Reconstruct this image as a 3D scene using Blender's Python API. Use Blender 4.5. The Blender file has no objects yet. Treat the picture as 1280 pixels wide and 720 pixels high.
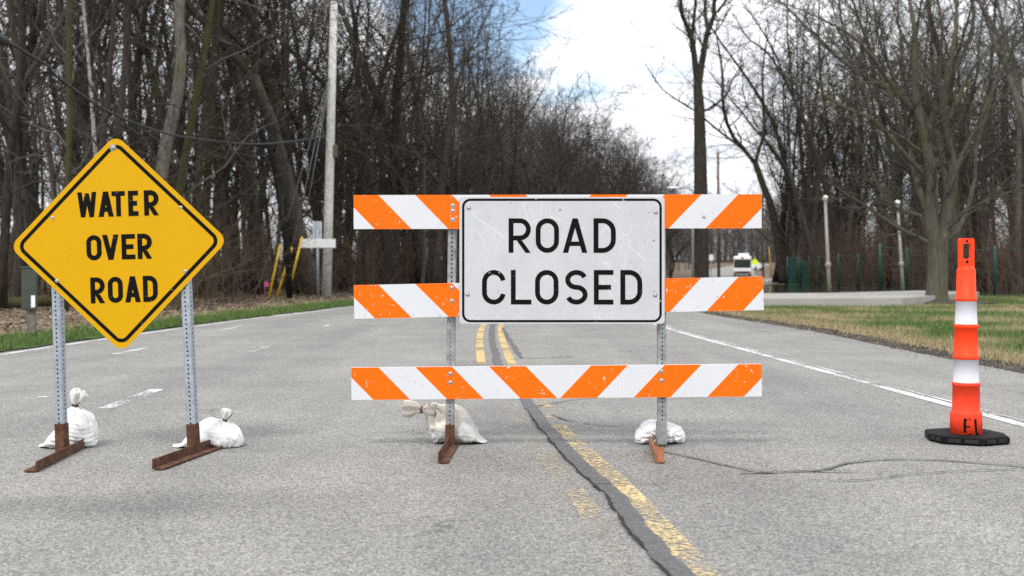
import bpy, bmesh, math, random
import numpy as np
from mathutils import Vector, Matrix, noise as mnoise

R = math.radians
F, H0, HY, CX = 1400.0, 1.04, 338.0, 640.0      # the photo's focal length (px), eye height (m), horizon row, centre column
col = bpy.context.scene.collection
scene = bpy.context.scene

# ------------------------------------------------------------------ camera, sky, sun, exposure
cam_d = bpy.data.cameras.new("camera")
cam = bpy.data.objects.new("camera", cam_d); col.objects.link(cam)
cam.location = (0, 0, H0); cam.rotation_euler = (R(90), 0, 0)
cam_d.sensor_width = 36; cam_d.lens = F / 1280 * 36
cam_d.shift_y = -22 / 1280
cam_d.clip_start = 0.05; cam_d.clip_end = 4000
cam_d.dof.use_dof = True; cam_d.dof.focus_distance = 6.6; cam_d.dof.aperture_fstop = 2.8
scene.camera = cam

SUN_EL, SUN_AZ = 52, 200
world = bpy.data.worlds.new("World"); scene.world = world; world.use_nodes = True
nt = world.node_tree; nt.nodes.clear()
def wn(t, **k):
    n = nt.nodes.new(t)
    for a, b in k.items(): setattr(n, a, b)
    return n
w_out = wn('ShaderNodeOutputWorld'); w_mix = wn('ShaderNodeMixShader')
w_sky = wn('ShaderNodeTexSky', sky_type='NISHITA', sun_disc=False, sun_elevation=R(SUN_EL), sun_rotation=R(SUN_AZ))
w_b1 = wn('ShaderNodeBackground'); w_b1.inputs[1].default_value = 0.15
w_b2 = wn('ShaderNodeBackground'); w_b2.inputs[1].default_value = 1.0
w_tc = wn('ShaderNodeTexCoord')
w_sep = wn('ShaderNodeSeparateXYZ'); nt.links.new(w_tc.outputs['Generated'], w_sep.inputs[0])
# cloud deck: project the view direction on a flat layer so clouds flatten towards the horizon
w_zz = wn('ShaderNodeMath', operation='ADD'); nt.links.new(w_sep.outputs[2], w_zz.inputs[0]); w_zz.inputs[1].default_value = 0.16
w_div = wn('ShaderNodeVectorMath', operation='DIVIDE')
w_cmb = wn('ShaderNodeCombineXYZ')
for i in range(3): nt.links.new(w_zz.outputs[0], w_cmb.inputs[i])
nt.links.new(w_tc.outputs['Generated'], w_div.inputs[0]); nt.links.new(w_cmb.outputs[0], w_div.inputs[1])
w_n1 = wn('ShaderNodeTexNoise'); w_n1.inputs['Scale'].default_value = 1.3; w_n1.inputs['Detail'].default_value = 7; w_n1.inputs['Roughness'].default_value = .55
nt.links.new(w_div.outputs[0], w_n1.inputs['Vector'])
w_n2 = wn('ShaderNodeTexNoise'); w_n2.inputs['Scale'].default_value = 3.1; w_n2.inputs['Detail'].default_value = 6
nt.links.new(w_div.outputs[0], w_n2.inputs['Vector'])
# one clear gap in the clouds, high over the bend of the road
gap = Vector((-0.03, 1, 0.245)).normalized()
w_dot = wn('ShaderNodeVectorMath', operation='DOT_PRODUCT'); w_dot.inputs[1].default_value = gap
w_nrm = wn('ShaderNodeVectorMath', operation='NORMALIZE'); nt.links.new(w_tc.outputs['Generated'], w_nrm.inputs[0])
nt.links.new(w_nrm.outputs[0], w_dot.inputs[0])
w_gap = wn('ShaderNodeMapRange'); w_gap.inputs[1].default_value = .9962; w_gap.inputs[2].default_value = 1.0
w_gap.inputs[3].default_value = 0; w_gap.inputs[4].default_value = .34
nt.links.new(w_dot.outputs['Value'], w_gap.inputs[0])
w_sub = wn('ShaderNodeMath', operation='SUBTRACT'); nt.links.new(w_n1.outputs[0], w_sub.inputs[0]); nt.links.new(w_gap.outputs[0], w_sub.inputs[1])
w_cov = wn('ShaderNodeMapRange'); w_cov.inputs[1].default_value = .30; w_cov.inputs[2].default_value = .44
nt.links.new(w_sub.outputs[0], w_cov.inputs[0])
w_cr = wn('ShaderNodeValToRGB')
w_cr.color_ramp.elements[0].position = .32; w_cr.color_ramp.elements[0].color = (.76, .81, .90, 1)
w_cr.color_ramp.elements[1].position = .60; w_cr.color_ramp.elements[1].color = (1.34, 1.35, 1.37, 1)
nt.links.new(w_n2.outputs[0], w_cr.inputs[0])
# clouds overhead are brighter than the low ones
w_hi = wn('ShaderNodeMapRange'); w_hi.inputs[1].default_value = .02; w_hi.inputs[2].default_value = .30
w_hi.inputs[3].default_value = .72; w_hi.inputs[4].default_value = 1.25
nt.links.new(w_sep.outputs[2], w_hi.inputs[0])
w_mul = wn('ShaderNodeVectorMath', operation='SCALE'); nt.links.new(w_cr.outputs[0], w_mul.inputs[0]); nt.links.new(w_hi.outputs[0], w_mul.inputs['Scale'])
nt.links.new(w_mul.outputs[0], w_b2.inputs[0]); nt.links.new(w_sky.outputs[0], w_b1.inputs[0])
nt.links.new(w_cov.outputs[0], w_mix.inputs[0]); nt.links.new(w_b1.outputs[0], w_mix.inputs[1]); nt.links.new(w_b2.outputs[0], w_mix.inputs[2])
nt.links.new(w_mix.outputs[0], w_out.inputs[0])

sun_d = bpy.data.lights.new("sun", 'SUN'); sun = bpy.data.objects.new("sun", sun_d); col.objects.link(sun)
sun_d.energy = 1.9; sun_d.angle = R(10); sun_d.color = (1, .96, .9)
sun.rotation_euler = (R(90 - SUN_EL), 0, R(-(SUN_AZ - 180)))
scene.view_settings.view_transform = 'Standard'; scene.view_settings.look = 'None'
scene.view_settings.exposure = 0.35; scene.view_settings.gamma = 1
scene.cycles.max_bounces = 6; scene.cycles.transparent_max_bounces = 12
scene.cycles.use_denoising = False

# ------------------------------------------------------------------ helpers
def G(px, py, z=0.0):
    """ground point seen at a pixel of the survey photo"""
    Y = F * (H0 - z) / (py - HY)
    return Vector(((px - CX) / F * Y, Y, z))
def P(px, py, Y):
    return Vector(((px - CX) / F * Y, Y, H0 - (py - HY) / F * Y))

def tag(o, label=None, cat=None, group=None, kind=None):
    if label: o['label'] = label
    if cat: o['category'] = cat
    if group: o['group'] = group
    if kind: o['kind'] = kind
    return o
def thing(name, loc, label, cat, group=None):
    o = bpy.data.objects.new(name, None); o.location = loc; o.empty_display_size = .2
    col.objects.link(o); return tag(o, label, cat, group)

class MB:
    def __init__(s): s.v = []; s.f = []; s.m = []; s.sm = []
    def face(s, idx, m=0, smooth=False): s.f.append(tuple(idx)); s.m.append(m); s.sm.append(smooth)
    def add(s, vs): n = len(s.v); s.v.extend([tuple(a) for a in vs]); return n
    def poly(s, pts, m=0, smooth=False):
        n = s.add(pts); s.face(range(n, n + len(pts)), m, smooth)
    def box(s, c, size, M=None, m=0, bev=0.0):
        hx, hy, hz = size[0] / 2, size[1] / 2, size[2] / 2
        c = Vector(c)
        if bev <= 0:
            vs = [Vector((x, y, z)) for x in (-hx, hx) for y in (-hy, hy) for z in (-hz, hz)]
            fs = [(0, 1, 3, 2), (4, 6, 7, 5), (0, 4, 5, 1), (2, 3, 7, 6), (0, 2, 6, 4), (1, 5, 7, 3)]
        else:
            bm = bmesh.new(); bmesh.ops.create_cube(bm, size=1)
            for v in bm.verts: v.co = Vector((v.co.x * size[0], v.co.y * size[1], v.co.z * size[2]))
            bmesh.ops.bevel(bm, geom=bm.edges[:], offset=bev, segments=2, affect='EDGES', profile=.5)
            bm.verts.index_update(); vs = [v.co.copy() for v in bm.verts]; fs = [[v.index for v in f.verts] for f in bm.faces]; bm.free()
        if M is not None: vs = [M @ v for v in vs]
        n = s.add([v + c for v in vs])
        for f in fs: s.face([n + i for i in f], m)
    def tube(s, pts, radii, sides=8, m=0, caps=True, smooth=True, ruffle=None):
        pts = [Vector(p) for p in pts]; k = len(pts)
        if not hasattr(radii, '__len__'): radii = [radii] * k
        base = None; n0 = len(s.v); up = None
        for i, p in enumerate(pts):
            d = (pts[min(i + 1, k - 1)] - pts[max(i - 1, 0)])
            if d.length < 1e-9: d = Vector((0, 0, 1))
            d.normalize()
            if up is None:
                up = d.orthogonal().normalized()
            else:
                up = up - d * up.dot(d)
                up = up.normalized() if up.length > 1e-6 else d.orthogonal().normalized()
            w = d.cross(up)
            for j in range(sides):
                a = 2 * math.pi * j / sides
                r = radii[i] * (1 if ruffle is None else ruffle(i, j))
                q = p + up * (math.cos(a) * r) + w * (math.sin(a) * r)
                s.v.append((q.x, q.y, q.z))
        for i in range(k - 1):
            for j in range(sides):
                a = n0 + i * sides + j; b = n0 + i * sides + (j + 1) % sides
                s.f.append((a, b, b + sides, a + sides)); s.m.append(m); s.sm.append(smooth)
        if caps:
            s.face([n0 + j for j in range(sides)][::-1], m); s.face([n0 + (k - 1) * sides + j for j in range(sides)], m)
    def lathe(s, prof, sides=32, c=(0, 0, 0), mats=None, smooth=True, caps=True):
        n0 = len(s.v); c = Vector(c)
        for r, z in prof:
            for j in range(sides):
                a = 2 * math.pi * j / sides
                s.v.append((c.x + r * math.cos(a), c.y + r * math.sin(a), c.z + z))
        for i in range(len(prof) - 1):
            for j in range(sides):
                a = n0 + i * sides + j; b = n0 + i * sides + (j + 1) % sides
                s.face((a, b, b + sides, a + sides), mats[i] if mats else 0, smooth)
        if caps:
            s.face([n0 + j for j in range(sides)][::-1], mats[0] if mats else 0)
            s.face([n0 + (len(prof) - 1) * sides + j for j in range(sides)], mats[-1] if mats else 0)
    def prism(s, poly, fn, t0, t1, m=0):
        """poly: 2-d outline; fn(u, v, t) -> 3-d point; a closed slab from t0 to t1"""
        k = len(poly)
        a = s.add([fn(u, v, t0) for u, v in poly]); b = s.add([fn(u, v, t1) for u, v in poly])
        s.face(range(a, a + k), m); s.face(list(range(b, b + k))[::-1], m)
        for i in range(k):
            j = (i + 1) % k; s.face((a + i, b + i, b + j, a + j), m)
    def build(s, name, mats, parent=None, kind=None, M=None, raw=False):
        me = bpy.data.meshes.new(name)
        v = s.v
        if parent is not None and not raw:
            l = parent.location; v = [(a[0] - l.x, a[1] - l.y, a[2] - l.z) for a in v]
        me.from_pydata(v, [], s.f)
        if not isinstance(mats, (list, tuple)): mats = [mats]
        for mm in mats: me.materials.append(mm)
        me.polygons.foreach_set('material_index', np.array(s.m, dtype=np.int32))
        me.polygons.foreach_set('use_smooth', np.array(s.sm, dtype=bool))
        me.update()
        o = bpy.data.objects.new(name, me); col.objects.link(o)
        if parent is not None: o.parent = parent
        if M is not None: o.matrix_local = M
        if kind: o['kind'] = kind
        return o

def spline(pts, step=1.0):
    """Catmull-Rom through the points, sampled about every step"""
    pts = [np.array(p, float) for p in pts]; out = []
    for i in range(len(pts) - 1):
        p0 = pts[i - 1] if i else 2 * pts[0] - pts[1]; p1 = pts[i]; p2 = pts[i + 1]
        p3 = pts[i + 2] if i + 2 < len(pts) else 2 * pts[-1] - pts[-2]
        n = max(1, int(np.linalg.norm(p2 - p1) / step))
        for t in np.linspace(0, 1, n, endpoint=False):
            out.append(.5 * (2 * p1 + (p2 - p0) * t + (2 * p0 - 5 * p1 + 4 * p2 - p3) * t * t + (3 * p1 - p0 - 3 * p2 + p3) * t ** 3))
    out.append(pts[-1]); return out

# ------------------------------------------------------------------ materials
MATS = {}
class NT:
    def __init__(s, name):
        s.mat = bpy.data.materials.new(name); s.mat.use_nodes = True; s.t = s.mat.node_tree
        s.b = s.t.nodes['Principled BSDF']; s.out = s.t.nodes['Material Output']; MATS[name] = s.mat
    def n(s, t, **k):
        q = s.t.nodes.new(t)
        for a, b in k.items():
            if a.startswith('i_'):
                key = a[2:]; key = int(key) if key.isdigit() else key.replace('_', ' ')
                q.inputs[key].default_value = b
            else: setattr(q, a, b)
        return q
    def l(s, a, b): s.t.links.new(a, b)
    def coord(s, scale=(1, 1, 1), which='Object', rot=(0, 0, 0)):
        tc = s.n('ShaderNodeTexCoord'); mp = s.n('ShaderNodeMapping'); mp.inputs['Scale'].default_value = scale; mp.inputs['Rotation'].default_value = rot
        s.l(tc.outputs[which], mp.inputs[0]); return mp.outputs[0]
    def noise(s, scale, detail=3, rough=.5, vec=None, dist=0):
        q = s.n('ShaderNodeTexNoise', i_Scale=scale, i_Detail=detail, i_Roughness=rough, i_Distortion=dist)
        if vec is not None: s.l(vec, q.inputs['Vector'])
        return q.outputs[0]
    def voro(s, scale, vec=None, feature='F1', out=0):
        q = s.n('ShaderNodeTexVoronoi', feature=feature, i_Scale=scale)
        if vec is not None: s.l(vec, q.inputs['Vector'])
        return q.outputs[out]
    def ramp(s, fac, stops):
        q = s.n('ShaderNodeValToRGB'); e = q.color_ramp.elements
        while len(e) < len(stops): e.new(.5)
        for el, (p, c) in zip(e, stops):
            el.position = p; el.color = (*c, 1) if hasattr(c, '__len__') else (c, c, c, 1)
        s.l(fac, q.inputs[0]); return q.outputs[0]
    def mix(s, fac, a, b, mode='MIX'):
        q = s.n('ShaderNodeMix', data_type='RGBA', blend_type=mode)
        for v, k in ((fac, 0), (a, 6), (b, 7)):
            if hasattr(v, 'is_output'): s.l(v, q.inputs[k])
            elif hasattr(v, '__len__'): q.inputs[k].default_value = (*v, 1)
            else: q.inputs[k].default_value = v
        return q.outputs[2]
    def math(s, op, a, b=0.0, c=None):
        q = s.n('ShaderNodeMath', operation=op)
        for i, v in enumerate((a, b, c)):
            if v is None: continue
            if hasattr(v, 'is_output'): s.l(v, q.inputs[i])
            else: q.inputs[i].default_value = v
        return q.outputs[0]
    def rng(s, v, a, b, c=0.0, d=1.0):
        q = s.n('ShaderNodeMapRange', i_1=a, i_2=b, i_3=c, i_4=d); s.l(v, q.inputs[0]); return q.outputs[0]
    def base(s, c, rough=.6, metal=0.0, spec=.5):
        if hasattr(c, 'is_output'): s.l(c, s.b.inputs['Base Color'])
        else: s.b.inputs['Base Color'].default_value = (*c, 1)
        if hasattr(rough, 'is_output'): s.l(rough, s.b.inputs['Roughness'])
        else: s.b.inputs['Roughness'].default_value = rough
        s.b.inputs['Metallic'].default_value = metal; s.b.inputs['Specular IOR Level'].default_value = spec
        return s
    def bump(s, h, strength=.3, dist=.01):
        q = s.n('ShaderNodeBump', i_Strength=strength, i_Distance=dist); s.l(h, q.inputs['Height']); s.l(q.outputs[0], s.b.inputs['Normal'])
    def alpha(s, a): s.l(a, s.b.inputs['Alpha'])

def simple(name, c, rough=.6, metal=0.0, var=.12, scale=8, spec=.5):
    t = NT(name); n = t.noise(scale, 4, .6, t.coord())
    d = tuple(max(0, x * (1 - var)) for x in c); b = tuple(min(1, x * (1 + var)) for x in c)
    t.base(t.ramp(n, [(.3, d), (.7, b)]), rough, metal, spec); return t.mat

# asphalt: old bleached chip-seal
def make_asphalt():
    t = NT('asphalt'); o = t.coord()
    cell = t.voro(122, o, 'F1', 1)
    sep = t.n('ShaderNodeSeparateColor'); t.l(cell, sep.inputs[0])
    chip = t.ramp(sep.outputs[0], [(0, (.06, .059, .056)), (.25, (.155, .152, .146)), (.7, (.265, .26, .248)), (1, (.43, .42, .40))])
    fine = t.noise(420, 2, .6, o)
    c = t.mix(.28, chip, t.ramp(fine, [(.3, (.06, .059, .056)), (.7, (.43, .42, .40))]))
    pit = t.noise(95, 3, .65, o); c = t.mix(t.rng(pit, .43, .34, 0, .85), c, (.055, .054, .052))
    # wheel tracks and traffic film run along the lanes
    lane = t.noise(1.0, 4, .6, t.coord((.9, .06, 1)))
    c = t.mix(1, c, t.ramp(lane, [(.28, (.78, .78, .79)), (.72, (1.14, 1.13, 1.10))]), 'MULTIPLY')
    blotch = t.noise(.7, 6, .65, o)
    c = t.mix(1, c, t.ramp(blotch, [(.28, (.80, .80, .805)), (.7, (1.1, 1.095, 1.08))]), 'MULTIPLY')
    # an old damp-dark stain across the left lane
    sx = t.n('ShaderNodeSeparateXYZ'); t.l(o, sx.inputs[0])
    wob = t.noise(1.4, 4, .6, o)
    yy = t.math('ADD', sx.outputs[1], t.math('MULTIPLY', wob, .55)); yy = t.math('ADD', yy, t.math('MULTIPLY', sx.outputs[0], -.06))
    band = t.math('MULTIPLY', t.rng(yy, 5.02, 5.28), t.rng(yy, 5.75, 5.45))
    band = t.math('MULTIPLY', band, t.rng(sx.outputs[0], -.45, -1.15)); band = t.math('MULTIPLY', band, t.rng(wob, .25, .55))
    c = t.mix(t.math('MULTIPLY', band, .75), c, t.mix(1, c, (.66, .66, .68), 'MULTIPLY'))
    # hairline cracks
    dv = t.n('ShaderNodeVectorMath', operation='ADD'); t.l(o, dv.inputs[0])
    nv = t.n('ShaderNodeTexNoise', i_Scale=2.2, i_Detail=5); t.l(o, nv.inputs['Vector'])
    sc = t.n('ShaderNodeVectorMath', operation='SCALE'); t.l(nv.outputs[1], sc.inputs[0]); sc.inputs['Scale'].default_value = .9
    t.l(sc.outputs[0], dv.inputs[1])
    cr = t.voro(.42, dv.outputs[0], 'DISTANCE_TO_EDGE')
    crm = t.math('MULTIPLY', t.rng(cr, .0045, .001), t.rng(t.noise(.8, 3, .5, o), .52, .62))
    c = t.mix(t.math('MULTIPLY', crm, .7), c, (.04, .04, .04))
    t.base(c, .88, 0, .25)
    h = t.math('ADD', t.voro(122, o, 'F1', 0), t.math('MULTIPLY', fine, .4))
    t.bump(h, .55, .004)
    return t.mat
def make_paint(name, c, dark, lo, hi, seed=0.0, spots=38):
    t = NT(name); o = t.coord()
    a = t.noise(spots, 5, .7, o); b = t.noise(1.6, 3, .5, o)
    s = t.math('ADD', a, t.math('MULTIPLY', t.math('SUBTRACT', b, .5), .8))
    t.base(t.ramp(t.noise(25, 4, .6, o), [(.3, dark), (.65, c)]), .75, 0, .3)
    t.alpha(t.rng(s, lo, hi)); return t.mat
def make_tar():
    t = NT('tar'); o = t.coord(); n = t.noise(60, 5, .7, o)
    t.base(t.ramp(n, [(.3, (.05, .05, .052)), (.55, (.095, .095, .097)), (.75, (.18, .177, .17))]), .7, 0, .4)
    t.bump(n, .4, .003); t.alpha(t.rng(t.noise(85, 4, .7, o), .28, .42)); return t.mat
def make_ground(name, stops, s1, s2, bump=.5):
    t = NT(name); o = t.coord()
    n = t.math('ADD', t.math('MULTIPLY', t.noise(s1, 6, .65, o), .55), t.math('MULTIPLY', t.noise(s2, 4, .7, o), .45))
    t.base(t.ramp(n, stops), .95, 0, .15); t.bump(t.noise(s2, 4, .7, o), bump, .03); return t.mat
def make_dry(name, green, green2, tan, tan2):
    t = NT(name); at = t.n('ShaderNodeAttribute', attribute_name='dry')
    o = t.coord(); n = t.noise(9, 4, .6, o)
    g = t.ramp(n, [(.3, green), (.7, green2)]); d = t.ramp(n, [(.3, tan), (.7, tan2)])
    t.base(t.mix(at.outputs['Fac'], g, d), .8, 0, .2); return t.mat

asphalt = make_asphalt(); tar = make_tar()
white_paint = make_paint('white_road_paint', (.56, .555, .54), (.42, .415, .40), .36, .50)
worn_white = make_paint('worn_white_road_paint', (.62, .615, .6), (.44, .44, .43), .44, .56)
yellow_paint = make_paint('yellow_road_paint', (.60, .46, .225), (.50, .40, .22), .40, .60)
far_yellow = make_paint('yellow_road_paint_solid', (.50, .355, .14), (.41, .32, .17), .34, .50)
faded_yellow = make_paint('faded_yellow_paint', (.50, .395, .23), (.43, .35, .22), .55, .72)
litter_ground = make_ground('forest_floor', [(.25, (.045, .034, .024)), (.5, (.12, .09, .062)), (.75, (.22, .17, .12))], .8, 14)
soil_mat = make_ground('roadside_soil', [(.25, (.022, .019, .016)), (.5, (.05, .043, .035)), (.8, (.15, .13, .105))], 2.5, 26)
lawn_mat = make_dry('lawn_turf', (.032, .062, .014), (.064, .115, .027), (.16, .125, .07), (.27, .22, .135))
blade_mat = make_dry('grass_blades', (.042, .088, .016), (.085, .155, .032), (.24, .185, .10), (.42, .345, .215))
leaf_mat = make_dry('fallen_leaves', (.075, .05, .032), (.155, .11, .072), (.2, .155, .108), (.33, .27, .2))

def make_bark(name, c0, c1, c2, moss=None, moss_amt=.0, rand=1.75):
    t = NT(name); o = t.coord((7, 7, 1.1)); n = t.noise(2.4, 6, .7, o)
    c = t.ramp(n, [(.25, c0), (.5, c1), (.78, c2)])
    if moss:
        m = t.noise(1.1, 4, .6, t.coord((1, 1, .35)))
        c = t.mix(t.rng(m, .62 - moss_amt, .72 - moss_amt), c, moss)
    oi = t.n('ShaderNodeObjectInfo')
    v = t.math('POWER', rand, t.rng(oi.outputs['Random'], 0, 1, -1, 1))
    hs = t.n('ShaderNodeHueSaturation'); t.l(v, hs.inputs['Value']); t.l(c, hs.inputs['Color'])
    t.base(hs.outputs[0], .92, 0, .15); t.bump(n, .8, .03); return t.mat
bark_dark = make_bark('dark_bark', (.012, .010, .008), (.037, .031, .025), (.092, .08, .065), (.038, .04, .016), .03)
bark_grey = make_bark('grey_bark', (.028, .025, .021), (.07, .063, .054), (.14, .128, .112), (.058, .056, .026), .04)
bark_moss = make_bark('mossy_bark', (.03, .027, .016), (.066, .06, .03), (.115, .104, .055), (.062, .058, .022), .14)
bark_pale = make_bark('pale_bark', (.16, .15, .135), (.30, .29, .27), (.44, .43, .40))
bark_lawn = make_bark('lawn_tree_bark', (.035, .032, .024), (.082, .075, .058), (.15, .14, .11), (.075, .073, .032), .06, 1.0)
bark_tan = make_bark('tan_bark', (.12, .105, .08), (.22, .2, .165), (.32, .3, .26))
bark_black = make_bark('black_wet_bark', (.008, .008, .007), (.016, .015, .014), (.03, .028, .026))
twig_dark = simple('dark_twigs', (.050, .041, .033), .9, 0, .3, 1.2, .2)
twig_grey = simple('grey_twigs', (.092, .081, .068), .9, 0, .3, 1.2, .2)
twig_brown = simple('brown_brush', (.095, .07, .051), .95, 0, .4, .6, .1)
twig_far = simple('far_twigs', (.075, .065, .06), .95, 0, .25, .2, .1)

def make_sheeting(name, c, chipc, chip_lo=.66, scratch=False, dirt=.06, chipscale=30, spec=.16):
    t = NT(name); o = t.coord()
    n = t.noise(3.5, 5, .6, o)
    c0 = tuple(x * (1 - dirt) for x in c); base = t.ramp(n, [(.3, c0), (.7, c)])
    if scratch:
        base = t.mix(t.rng(t.noise(6, 5, .7, t.coord((1, 1, .45))), .5, .75, 0, .6), base, tuple(x * .86 for x in c))
        for k, (sc, rx, w) in enumerate(((3.1, 20, .0022), (5.3, 75, .003), (2.2, 130, .002), (8.5, 35, .006))):
            v = t.coord((1, 1, .32 if k % 2 else .7), rot=(0, R(rx), R(11 * k)))
            e = t.voro(sc, v, 'DISTANCE_TO_EDGE')
            msk = t.math('MULTIPLY', t.rng(e, w * 1.4, w * .4), t.rng(t.noise(2.5 + k, 2, .5, o), .50, .60))
            base = t.mix(t.math('MULTIPLY', msk, .6), base, (.74, .75, .76))
        sm = t.math('MULTIPLY', t.rng(t.noise(70, 3, .6, t.coord((1, 1, .15), rot=(0, R(55), 0))), .69, .74), .5)
        base = t.mix(sm, base, (.25, .25, .25))
    ch = t.noise(chipscale, 6, .75, o); chm = t.math('MULTIPLY', t.rng(ch, chip_lo - .05, chip_lo - .03), t.rng(t.noise(3.1, 2, .5, o), .44, .56))
    base = t.mix(chm, base, chipc)
    spk = t.rng(t.noise(75, 2, .5, o), .722, .738)
    base = t.mix(spk, base, tuple(x * .3 for x in c))
    t.base(base, .5, 0, spec); t.bump(n, .06, .01); return t.mat
orange_sheet = make_sheeting('orange_sheeting', (.90, .135, .001), (.62, .6, .57), .655)
white_sheet = make_sheeting('white_sheeting', (.60, .61, .64), (.10, .095, .09), .67)
sign_white = make_sheeting('sign_face_white', (.50, .51, .53), (.2, .19, .18), .72, True, .1)
sign_yellow = make_sheeting('sign_face_yellow', (.575, .315, .0), (.30, .21, .06), .70, False, .05)
yellow_edge = simple('sign_edge_yellow', (.7, .4, .01), .45, 0, .03)
black_ink = make_sheeting('black_lettering', (.005, .005, .005), (.4, .39, .37), .69, False, .2, 34, .08)
alu = simple('weathered_aluminium', (.42, .43, .44), .5, .7, .15, 20)
galv = simple('galvanised_steel', (.36, .40, .45), .5, .55, .2, 30)
galv_old = simple('weathered_galvanised_steel', (.27, .275, .28), .6, .45, .35, 22)
bolt_mat = simple('bolt_steel', (.42, .43, .45), .35, .85, .1, 50)
def make_rust():
    t = NT('rusty_steel'); o = t.coord(); n = t.noise(22, 7, .7, o)
    t.base(t.ramp(n, [(.25, (.028, .017, .013)), (.5, (.085, .038, .022)), (.75, (.2, .09, .045))]), .8, .15, .3); t.bump(n, .3, .003); return t.mat
rust = make_rust()
rust_orange = simple('bright_rust', (.27, .105, .045), .75, .1, .3, 18)
def make_bag(name, c, c2):
    t = NT(name); o = t.coord(); n = t.math('ADD', t.math('MULTIPLY', t.noise(5, 6, .7, o), .6), t.math('MULTIPLY', t.noise(60, 3, .6, o), .4))
    wv = t.noise(330, 1, .5, t.coord((1, 1, 1)))
    t.base(t.ramp(n, [(.3, c2), (.65, c)]), .7, 0, .3)
    t.b.inputs['Subsurface Weight'].default_value = 0
    t.bump(t.math('ADD', t.math('MULTIPLY', wv, .12), t.noise(14, 3, .5, o)), .12, .012); return t.mat
bag_white = make_bag('white_woven_sack', (.74, .745, .74), (.50, .495, .48))
bag_cream = make_bag('cream_canvas', (.66, .615, .53), (.55, .50, .42))
bag_grey = make_bag('grey_canvas', (.52, .52, .50), (.44, .44, .42))
string_dark = simple('dark_string', (.05, .045, .04), .8); string_red = simple('red_twine', (.25, .07, .07), .8, 0, .4, 90)
cone_orange = simple('cone_orange_plastic', (.92, .052, .010), .5, 0, .05, 12, .2)
cone_faded = simple('scuffed_cone_plastic', (.78, .052, .018), .55, 0, .14, 9, .2)
cone_white = make_sheeting('cone_white_band', (.56, .565, .62), (.4, .39, .38), .66, False, .12, 40)
rubber = simple('black_rubber', (.006, .006, .0065), .7, 0, .5, 14, .12)
rubber_worn = simple('worn_rubber', (.022, .022, .023), .8, 0, .4, 30, .2)
concrete = make_ground('concrete', [(.25, (.23, .218, .198)), (.5, (.31, .296, .272)), (.8, (.40, .384, .355))], 1.2, 30, .1)
pole_wood = simple('bleached_pole_wood', (.50, .485, .455), .85, 0, .2, 5)
brown_wood = simple('brown_pole_wood', (.11, .07, .042), .9, 0, .3, 3)
old_wood = simple('weathered_post_wood', (.14, .125, .11), .9, 0, .4, 12)
green_paint = simple('dark_green_paint', (.003, .045, .033), .5, 0, .15)
box_green = simple('faded_green_box', (.035, .048, .036), .6, 0, .2, 6)
yellow_plastic = simple('yellow_guard_plastic', (.66, .44, .02), .5, 0, .15, 4)
white_metal = simple('white_enamel', (.75, .76, .77), .45, 0, .05, 4)
sign_back = simple('bare_sign_back', (.55, .57, .60), .45, .3, .08, 6)
black_cable = simple('black_cable', (.02, .02, .021), .6)
lamp_pole = simple('lamp_post_grey', (.24, .225, .2), .6, .2, .2, 6)
globe_mat = simple('white_globe', (.85, .85, .84), .25, 0, .02)
lime = simple('lime_sign', (.62, .80, .02), .45, 0, .03)
pink = simple('pink_flag_plastic', (.8, .12, .3), .5)
glass_dark = simple('dark_glass', (.012, .018, .014), .12, 0, .3, 2)
tail_red = simple('tail_light_red', (.5, .01, .012), .3)
bus_dark = simple('bus_trim_black', (.02, .02, .022), .5)
def make_water():
    t = NT('flood_water'); o = t.coord((1, .35, 1)); n = t.noise(1.6, 3, .5, o)
    t.base((.035, .036, .032), .06, 0, .5); t.bump(n, .3, .05); return t.mat
water_mat = make_water()

# ------------------------------------------------------------------ terrain and road
def tz(Y):      # the land rises gently far down the road
    return 0.0 if Y < 150 else (Y - 150) * .019 if Y < 330 else 3.42 + (Y - 330) * .01
LEFT = spline([(-6.8, 1, 0), (-6.7, 4, 0), (-6.6, 9, 0), (-6.5, 14.3, 0), (-6.0, 22, 0), (-5.3, 27.5, 0), (-4.7, 33, 0), (-3.2, 42, 0), (-.5, 52, 0), (4, 66, 0), (9.5, 83, 0), (15.5, 104, 0), (23, 140, 0), (26.5, 165, 0), (37, 210, 0), (62, 300, 0)], .7)
RIGHT = spline([(5.5, 1, 0), (5.4, 4, 0), (5.24, 11.5, 0), (5.2, 15, 0), (5.2, 19.7, 0), (4.75, 27, 0), (5.2, 33, 0), (6.6, 42, 0), (9.4, 52, 0), (13.7, 66, 0), (19, 83, 0), (25.5, 104, 0), (33, 140, 0), (36, 165, 0), (46, 210, 0), (70, 300, 0)], .7)
CENTRE = spline([(.95, 1, 0), (.655, 3.8, 0), (.61, 4.4, 0), (.527, 5.47, 0), (.334, 7.2, 0), (.2, 9, 0), (-.04, 12, 0), (-.26, 20, 0), (-.1, 27, 0), (.4, 33, 0), (1.9, 42, 0), (4.6, 52, 0), (9, 66, 0), (14.3, 83, 0), (20.5, 104, 0), (28, 140, 0), (31.2, 165, 0), (41.5, 210, 0), (66, 300, 0)], .35)
EDGE = spline([(3.75, 1, 0), (3.6, 4, 0), (3.44, 7.58, 0), (3.11, 13.6, 0), (2.8, 20.2, 0), (2.95, 27, 0), (3.6, 33, 0), (5.1, 42, 0), (7.8, 52, 0), (12.1, 66, 0), (17.4, 83, 0), (23.7, 104, 0), (31.2, 140, 0)], .5)
def at_y(line, Y):
    ys = [p[1] for p in line]; return float(np.interp(Y, ys, [p[0] for p in line]))

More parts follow.
